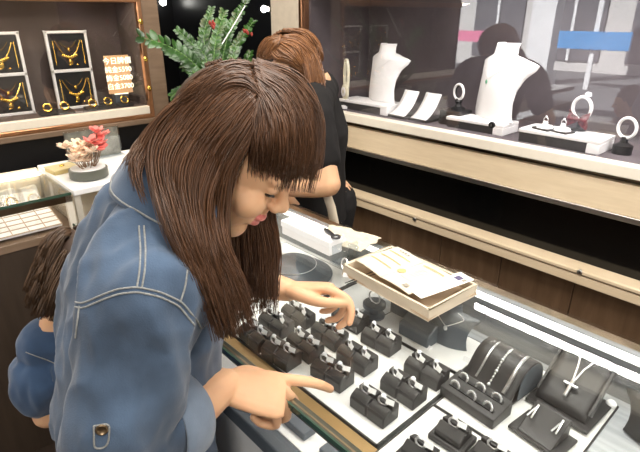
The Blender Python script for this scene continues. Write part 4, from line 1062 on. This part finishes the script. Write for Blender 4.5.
    # rolled cuffs
    for a, c, e, rr in ((El, cuffR, Wr, .060), (ElL, cuffL, WrL, .054)):
        ax = (e-c).normalized(); P = [c-ax*.030, c-ax*.015, c+ax*.006, c+ax*.022, c+ax*.024, c+ax*.020]; cf = MB(); Pf, T, X, Y = frame_path(P)
        rings = []
        for k, (p_, q_) in enumerate(zip(P, (rr*1.06, rr*1.09, rr*1.05, rr*1.01, rr*.95, rr*.86))):
            rings.append([p_+X[0]*(q_*math.cos(g)*(1+.03*math.sin(3*g+k)))+Y[0]*(q_*math.sin(g)*(1+.03*math.cos(2*g))) for g in np.linspace(0, 6.2832, 36, endpoint=False)])
        cf.loft(rings, cap=False).build('rolled_cuff', M['denimcuff'], shirt, solid=.003, ang=60)
    # collar: stands round the nape and folds out
    cu = MB(); nc = C7+V((.016, .016, .004)); ax = V((.16, .24, .95)).normalized(); lat2 = (lat-ax*lat.dot(ax)).normalized(); bk = -(ax.cross(lat2)) ; bk = bk if bk.y < 0 or bk.z > 0 else -bk
    def fc(u, v):
        a = (u-.5)*2*R_(118); rim = bk*math.cos(a)+lat2*math.sin(a)
        prof = [(.050, .004), (.051, .018), (.053, .027), (.058, .030), (.065, .020), (.073, .002), (.080, -.018)]
        i = v*(len(prof)-1); k = min(int(i), len(prof)-2); q = i-k; rr = prof[k][0]*(1-q)+prof[k+1][0]*q; hh = prof[k][1]*(1-q)+prof[k+1][1]*q
        drop = 1+.35*abs(a)/2.4
        return nc+rim*(rr*drop)+ax*hh - V((0, 0, .02*max(0, abs(a)-1)))
    col = cu.sheet(fc, 56, 18).build('collar', M['denim'], shirt, solid=.004, off=0, ang=70)
    MB().tube([fc(u, .955)+(fc(u, .955)-nc).normalized()*.0024 for u in np.linspace(.02, .98, 60)], .0012, 6).build('collar_stitching', M['stitch'], col)
    # jeans and shoes
    j = MB(); j.loft([[c+lat*(a*math.cos(q))+fd*(d*math.sin(q)) for q in np.linspace(0, 2*math.pi, 24, endpoint=False)] for c, a, d in ((V((-.66, .215, .76)), .158, .112), (V((-.66, .218, .97)), .142, .104))])
    for sx, foot in ((1, V((-.585, .15, .07))), (-1, V((-.765, .22, .07)))):
        hip = pel+lat*sx*.085+V((0, 0, -.03)); kn = hip*.45+foot*.55+V((.0, .03, 0)); limb(j, [hip, kn, foot+V((0, 0, .02))], [.098, .070, .064, .052])
    me = fuse(j, 'jeans', .006, 5); wrinkle(me, .005, 14, (1, 1, .6), 4); me.materials.append(M['denimdark']); link('jeans', me, t, ang=180)
    for foot in (V((-.585, .15, .0)), V((-.765, .22, .0))):
        sh = MB(); sh.loft([[foot+fd*y+lat*(w_*math.cos(q))+V((0, 0, max(.0, h*.5+h*.5*math.sin(q)))) for q in np.linspace(0, 6.283, 20, endpoint=False)] for y, w_, h in ((-.075, .02, .05), (-.06, .034, .085), (.0, .042, .09), (.06, .046, .065), (.12, .044, .05), (.155, .022, .035))])
        sh.build('shoe', M['blackcloth'], t, sub=1)
    # ---- hair
    r = random.Random(4)
    env_c = Mx@V((0, -.008, .030))*S+O; env = Matrix((Mx.col[0]*.085*S, Mx.col[1]*.105*S, Mx.col[2]*.101*S)).transposed(); einv = env.inverted()
    cam0 = V((0, 0, CAMZ))
    def on_head(x, y, grow=1.0):
        d = V(ray(x, y)); o_ = einv@(cam0-env_c)/grow; dd = einv@d/grow
        a = dd.dot(dd); b_ = o_.dot(dd); c_ = o_.dot(o_)-1; disc = b_*b_-a*c_
        tt = (-b_-math.sqrt(disc))/a if disc > 0 else -b_/a
        return cam0+d*tt
    def lerp_paths(A, B, q):
        out = []
        for (x0, y0, s0), (x1, y1, s1) in zip(A, B):
            x = x0+(x1-x0)*q; y = y0+(y1-y0)*q
            if s0 is None or s1 is None: out.append(on_head(x, y, r.uniform(.985, 1.02)))
            else: out.append(at_s(x, y, s0+(s1-s0)*q+r.uniform(-.014, .014)))
        return out
    H = None
    drawn = []
    def bundle(A, B, n, cut=(.85, 1.0), k=5, bow=None):
        for i in range(n):
            q = (i+r.random())/n; P = spline(lerp_paths(A, B, q), k); drawn.append(P[:max(8, int(len(P)*r.uniform(*cut)))])
    # near side sweep: front edge along the cheek to the back edge over the nape
    bundle([(262, 112, H), (250, 138, H), (233, 168, H), (225, 205, .62), (226, 245, .62), (246, 295, .63), (262, 350, .64)],
           [(238, 68, H), (204, 82, H), (172, 110, H), (150, 150, .60), (164, 215, .565), (200, 295, .58), (224, 372, .60)], 250, (.84, 1.0))
    bundle([(256, 95, H), (236, 120, H), (220, 160, H), (208, 205, .60), (214, 255, .60), (228, 305, .61), (242, 360, .62)],
           [(240, 70, H), (208, 90, H), (184, 120, H), (164, 160, .59), (178, 220, .57), (204, 290, .585), (228, 366, .60)], 130, (.9, 1.0))
    # loose wisps at the nape
    bundle([(230, 70, H), (186, 98, H), (152, 132, .62), (132, 152, .60), (122, 172, .585)], [(228, 70, H), (182, 102, H), (146, 144, .60), (140, 180, .575), (158, 225, .565)], 26, (.8, 1.0))
    # fringe
    bundle([(260, 100, H), (256, 125, H), (252, 152, H), (249, 188, H)], [(252, 60, H), (296, 82, H), (320, 126, H), (313, 202, H)], 130, (.80, 1.0), 7)
    bundle([(262, 80, H), (274, 110, H), (276, 155, H), (270, 200, H)], [(256, 60, H), (300, 82, H), (322, 132, H), (305, 218, H)], 80, (.82, 1.0), 7)
    # hair falling on the far side of the face
    far = [Mx@V((-.075, -.01, .05))+O, Mx@V((-.085, -.02, .0))+O]
    for i in range(90):
        q = r.random(); a = env_c+Mx@V((-.055, r.uniform(-.05, .05), .070))*S; b_ = env_c+Mx@V((-.088, r.uniform(-.06, .035), -.01))*S
        m1 = at_s(226+q*50, 235, .80); m2 = at_s(230+q*46, 285, .81); m3 = at_s(236+q*38, 325, .80)
        P = spline([b_, m1, m2, m3], 7); drawn.append(P[:int(len(P)*r.uniform(.78, 1))])
    g = []
    # top and back of the head, combed to the far side
    for i in range(110):
        u_ = r.random(); p0 = V((.01, .062-.17*u_, .0)); lx = V((r.uniform(-.012, .02), p0.y, 0))
        def sk(x, y, z): e = V((x, y, z)).normalized(); return env_c + Mx@V((e.x*.084*S, e.y*.103*S, e.z*.099*S))
        yy = (.055-.15*u_)*10; P = [sk(r.uniform(-.45, -.25), yy, 1.0-.5*u_), sk(-.65, yy, .7-.35*u_), sk(-.9, yy-.1, .4-.3*u_), sk(-1, yy-.1, -.1), sk(-.95, yy-.1, -.5)]
        drawn.append(spline(P, 6))
    bundle([(238, 68, H), (210, 82, H), (178, 110, H), (158, 148, H)], [(256, 66, H), (236, 66, H), (206, 78, H), (174, 108, H)], 60, (.9, 1.0), 7)
    bundle([(262, 100, H), (246, 84, H), (222, 90, H), (200, 120, H)], [(250, 68, H), (230, 70, H), (206, 86, H), (182, 116, H)], 60, (.9, 1.0), 7)
    col_ = [(O+Mx@V((0, -.03, -.05)), C7, .056), (O+Mx@V((0, .03, -.035)), O+Mx@V((0, .03, -.05)), .062)]
    hair_mesh('long_hair', t, Mx, O, S, (g, drawn), 15, M['hair'], col_, rad=.00085, jitter=.009, shrink=.3, seed=7, wave=.004)
woman()

def staff():
    t = empty('person', (0, 0, 0), label='assistant with chestnut hair and black short sleeved top behind the counter', cat='person')
    Mx = head_frame(V((-.72, -.46, -.42))); O = at_s(293, 71, 1.70); S = .98
    Sl = at_y(313, 112, 1.07); C7 = V((-1.30, 1.175, 1.285)); Sr = V((-1.41, 1.30, 1.235)); El = at_y(328, 184, 1.04); Wl = at_y(287, 189, .995); ElR = V((-1.46, 1.33, 1.0)); WR = V((-1.53, 1.15, .985))
    b = MB(); head(b, Mx, O, S); limb(b, [O+Mx@V((0, -.03, -.03)), O+Mx@V((0, -.045, -.08)), C7], [.052, .050, .056])
    fd = V((-.80, -.60, 0)); lat = V((.60, -.80, 0))
    secs = [(V((-1.335, 1.21, .80)), .15, .10), (V((-1.335, 1.21, .95)), .12, .085), (V((-1.32, 1.20, 1.12)), .135, .09), (V((-1.315, 1.19, 1.22)), .12, .06), (C7, .045, .045)]
    b.loft([[c+lat*(a*math.cos(q))+fd*(d*math.sin(q)) for q in np.linspace(0, 2*math.pi, 24, endpoint=False)] for c, a, d in secs])
    for sx in (1, -1):
        hip = V((-1.335, 1.21+sx*-.085, .84)); foot = V((-1.335, 1.21-sx*.09, .07)); limb(b, [hip, (hip+foot)/2+V((-.02, 0, 0)), foot], [.085, .055, .05, .036]); limb(b, [foot, foot+V((-.11, 0, -.035))], [.036, .03])
    for s_, e_, w_ in ((Sl, El, Wl), (Sr, ElR, WR)): limb(b, [C7+V((0, 0, -.03)), s_, e_], [.034, .040, .042, .040]); limb(b, [e_, (e_+w_)/2, w_], [.041, .040, .034, .025])
    hand(b, Wl, V((-.95, -.1, -.15)), V((0, -.2, 1)), 1, ((20, 30, 20),)*4, ((.8, .5, -.3, .03), (.9, .2, -.2, .028), (.95, 0, -.1, .02)), .95)
    hand(b, WR, V((-.95, -.2, -.1)), V((0, .2, 1)), -1, ((20, 30, 20),)*4, ((.8, .5, -.3, .03), (.9, .2, -.2, .028), (.95, 0, -.1, .02)), .95)
    me = fuse(b, 'body', .0036, 3); colour_body(me, Mx, O, S)
    for k in ('skin', 'lips', 'scalp'): me.materials.append(M[k])
    link('body', me, t, ang=180)
    for x in (-1, 1): MB().ell((x*.030, .0775, -.002), (.0125, .0125, .0085), Mx*S, O).build('eye', M['eye'], t)
    s = MB()
    sec = [(V((-1.335, 1.21, .78)), .160, .115), (V((-1.335, 1.21, .95)), .14, .105), (V((-1.32, 1.20, 1.12)), .15, .11), (V((-1.315, 1.19, 1.22)), .135, .085), (V((-1.308, 1.178, 1.295)), .064, .06)]
    s.loft([[c+lat*(a*math.cos(q))+fd*(d*math.sin(q)) for q in np.linspace(0, 2*math.pi, 28, endpoint=False)] for c, a, d in sec])
    for s_, e_ in ((Sl, El), (Sr, ElR)): limb(s, [C7+V((.02, 0, -.03)), s_, s_.lerp(e_, .62)], [.055, .066, .064, .060])
    me = fuse(s, 'black_top', .006, 6); wrinkle(me, .004, 12, (1, 1, .7), 5); me.materials.append(M['blackcloth']); link('black_top', me, t, ang=180)
    j = MB(); j.loft([[c+lat*(a*math.cos(q))+fd*(d*math.sin(q)) for q in np.linspace(0, 2*math.pi, 24, endpoint=False)] for c, a, d in ((V((-1.335, 1.21, .74)), .155, .11), (V((-1.335, 1.21, .9)), .135, .095))])
    for sx in (1, -1):
        hip = V((-1.335, 1.21+sx*-.085, .82)); foot = V((-1.335, 1.21-sx*.09, .07)); limb(j, [hip, (hip+foot)/2+V((-.02, 0, 0)), foot+V((0, 0, .02))], [.098, .07, .064, .055])
    me = fuse(j, 'black_trousers', .007, 4); me.materials.append(M['blackcloth']); link('black_trousers', me, t, ang=180)
    for sx in (1, -1):
        foot = V((-1.335, 1.21-sx*.09, 0))
        MB().loft([[foot+fd*y+lat*(w_*math.cos(q))+V((0, 0, max(0, h*.5+h*.5*math.sin(q)))) for q in np.linspace(0, 6.283, 18, endpoint=False)] for y, w_, h in ((-.07, .02, .05), (-.055, .034, .085), (0, .042, .09), (.06, .046, .065), (.12, .044, .05), (.15, .022, .035))]).build('shoe', M['blackcloth'], t, sub=1)
    a = at_y(326, 192, 1.06); c = at_y(334, 222, 1.06)
    MB().tube([a, (a+c)/2+V((.006, 0, 0)), c, c+V((.01, .0, -.10))], [.020, .021, .022, .022], 12, asp=.35).build('cream_strap', M['creamcloth'], t)
    r = random.Random(8)
    env_c = Mx@V((0, -.008, .030))*S+O; einv = Matrix((Mx.col[0]*.088*S, Mx.col[1]*.108*S, Mx.col[2]*.105*S)).transposed().inverted()
    def on_head(x, y, grow=1.0):
        d = V(ray(x, y)); o_ = einv@(V((0, 0, CAMZ))-env_c)/grow; dd = einv@d/grow
        a = dd.dot(dd); b_ = o_.dot(dd); c_ = o_.dot(o_)-1; disc = b_*b_-a*c_
        return V((0, 0, CAMZ))+d*((-b_-math.sqrt(disc))/a if disc > 0 else -b_/a)
    drawn = []
    def bundle(A, B, n, cut=(.85, 1.0)):
        for i in range(n):
            q = (i+r.random())/n; P = []
            for (x0, y0, s0), (x1, y1, s1) in zip(A, B):
                x = x0+(x1-x0)*q; y = y0+(y1-y0)*q
                P.append(on_head(x, y, r.uniform(.98, 1.02)) if s0 is None or s1 is None else at_s(x, y, s0+(s1-s0)*q+r.uniform(-.02, .02)))
            P = spline(P, 6); drawn.append(P[:max(8, int(len(P)*r.uniform(*cut)))])
    H = None
    bundle([(276, 42, H), (291, 47, H), (303, 58, H), (309, 84, 1.62), (311, 106, 1.60)], [(284, 36, H), (300, 38, H), (315, 54, H), (323, 78, 1.62), (327, 104, 1.58)], 110)
    bundle([(270, 50, H), (276, 58, H), (288, 61, H), (303, 74, H), (310, 104, 1.60)], [(280, 36, H), (298, 44, H), (305, 60, H), (312, 82, 1.64), (316, 104, 1.62)], 60)
    bundle([(282, 36, H), (268, 40, H), (260, 50, H), (258, 66, H)], [(280, 40, H), (277, 46, H), (272, 54, H), (266, 62, H)], 60)
    for i in range(90):
        def sk(x, y, z): e = V((x, y, z)).normalized(); return env_c + Mx@V((e.x*.088*S, e.y*.108*S, e.z*.105*S))
        yy = r.uniform(-.9, .5); P = [sk(r.uniform(-.2, .2), yy, .8), sk(.6, yy, .5), sk(.9, yy-.2, .0), sk(.9, yy-.3, -.5)]; drawn.append(spline(P, 6))
        P = [sk(r.uniform(-.2, .2), -.2, .9), sk(r.uniform(-.3, .6), -.7, .5), sk(r.uniform(-.3, .8), -.95, .0), sk(r.uniform(-.7, .7), -.9, -.5)]; drawn.append(spline(P, 6))
    hair_mesh('long_hair', t, Mx, O, S, ([], drawn), 8, M['hair2'], [(O+Mx@V((0, -.03, -.05)), C7, .05)], rad=.0019, jitter=.012, shrink=.3, seed=9)
staff()

def child():
    t = empty('person', (0, 0, 0), label='small child with brown hair in a blue denim top facing the left counter', cat='person')
    O = at_s(80, 272, 1.0); S = .73; Mx = head_frame(V((-.85, .30, -.18)))
    C7 = O+V((.02, -.005, -.096)); fd = V((-.94, .33, 0)); lat = V((.33, .94, 0)); Sr = C7+lat*.088+V((0, 0, -.03)); Sl = C7-lat*.088+V((0, 0, -.03))
    zc = C7.z; b = MB(); head(b, Mx, O, S, 1.08); limb(b, [O+Mx@V((0, -.02, -.03)), C7, C7+V((0, 0, -.05))], [.040, .040, .05])
    cs = lambda z, a, d: (V((C7.x, C7.y, z)), a, d)
    def lf(mb, secs, n=24): mb.loft([[c+lat*(a*math.cos(q))+fd*(d*math.sin(q)) for q in np.linspace(0, 2*math.pi, n, endpoint=False)] for c, a, d in secs])
    lf(b, [cs(.44, .085, .07), cs(.6, .075, .062), cs(zc-.06, .08, .058), cs(zc, .036, .036)])
    for sx in (1, -1):
        hip = V((C7.x, C7.y, .47))+lat*sx*.05; foot = V((C7.x, C7.y, .05))+lat*sx*.06; limb(b, [hip, (hip+foot)/2, foot], [.055, .042, .028]); limb(b, [foot, foot+fd*.07+V((0, 0, -.025))], [.026, .022])
    for s_, sx in ((Sr, 1), (Sl, -1)):
        e_ = s_+V((.01, 0, -.17))+lat*sx*.03; w_ = e_+fd*.12+V((0, 0, .02)); limb(b, [C7, s_, e_], [.035, .034, .030]); limb(b, [e_, w_], [.030, .020])
        hand(b, w_, fd, V((0, 0, 1)), -sx, ((15, 20, 15),)*4, ((.8, .5, -.2, .026), (.9, .2, -.2, .024), (.95, 0, -.1, .02)), .68)
    me = fuse(b, 'body', .0036, 3); colour_body(me, Mx, O, S)
    for k in ('skin', 'lips', 'scalp'): me.materials.append(M[k])
    link('body', me, t, ang=180)
    for x in (-1, 1): MB().ell((x*.030, .0775, -.002), (.0125, .0125, .0095), Mx*S, O).build('eye', M['eye'], t)
    s = MB(); lf(s, [cs(.50, .115, .095), cs(.62, .105, .088), cs(zc-.07, .10, .078), cs(zc-.02, .055, .05)])
    for s_, sx in ((Sr, 1), (Sl, -1)):
        e_ = s_+V((.01, 0, -.17))+lat*sx*.03; limb(s, [C7+V((0, 0, -.04)), s_, s_+V((0, 0, -.03))], [.045, .045, .042]); limb(s, [s_+V((0, 0, -.035)), s_.lerp(e_, .55)+lat*sx*.012, e_+fd*.02], [.040, .058, .052, .036])
    me = fuse(s, 'denim_top', .0045, 5)
    wrinkle(me, .007, 30, (1, 1, .25), 5, lambda p: math.exp(-((p[2]-(zc-.10))/.07)**2)); wrinkle(me, .004, 14, (1, 1, .6), 2); me.materials.append(M['denimchild']); link('denim_top', me, t, ang=180)
    bvh = BVHTree.FromPolygons([v.co for v in me.vertices], [p.vertices for p in me.polygons])
    stitch(bpy.data.objects['denim_top'], 'sleeve_seam', bvh, [(26, 352), (36, 356), (48, 360), (60, 366)], M['stitch'])
    j = MB(); lf(j, [cs(.42, .105, .085), cs(.56, .10, .08)])
    for sx in (1, -1):
        hip = V((C7.x, C7.y, .47))+lat*sx*.05; foot = V((C7.x, C7.y, .05))+lat*sx*.06; limb(j, [hip, (hip+foot)/2, foot+V((0, 0, .02))], [.066, .054, .044])
    me = fuse(j, 'dark_trousers', .006, 4); me.materials.append(M['darkcloth']); link('dark_trousers', me, t, ang=180)
    for sx in (1, -1):
        foot = V((C7.x, C7.y, 0))+lat*sx*.06
        MB().loft([[foot+fd*y+lat*(w_*math.cos(q))+V((0, 0, max(0, h*.5+h*.5*math.sin(q)))) for q in np.linspace(0, 6.283, 18, endpoint=False)] for y, w_, h in ((-.05, .015, .04), (-.04, .026, .065), (0, .030, .07), (.05, .033, .05), (.09, .03, .04), (.11, .015, .025))]).build('shoe', M['darkcloth'], t, sub=1)
    r = random.Random(18); g = []
    for i in range(170):
        while True:
            e = V((r.gauss(0, 1), r.gauss(0, 1), r.gauss(0, 1))).normalized()
            if e.y > .40 and e.z < .60: continue
            if e.z < -.55 or (e.z < -.1 and e.y > .10): continue
            break
        g.append((e, ((1 if e.x > 0 else -1)*.6, -.5, -.5), r.uniform(.06, .10), .40, .10))
    hair_mesh('short_hair', t, Mx, O, S, g, 22, M['hair3'], [(O, C7, .055)], rad=.0012, jitter=.009, shrink=.35, seed=19)
child()
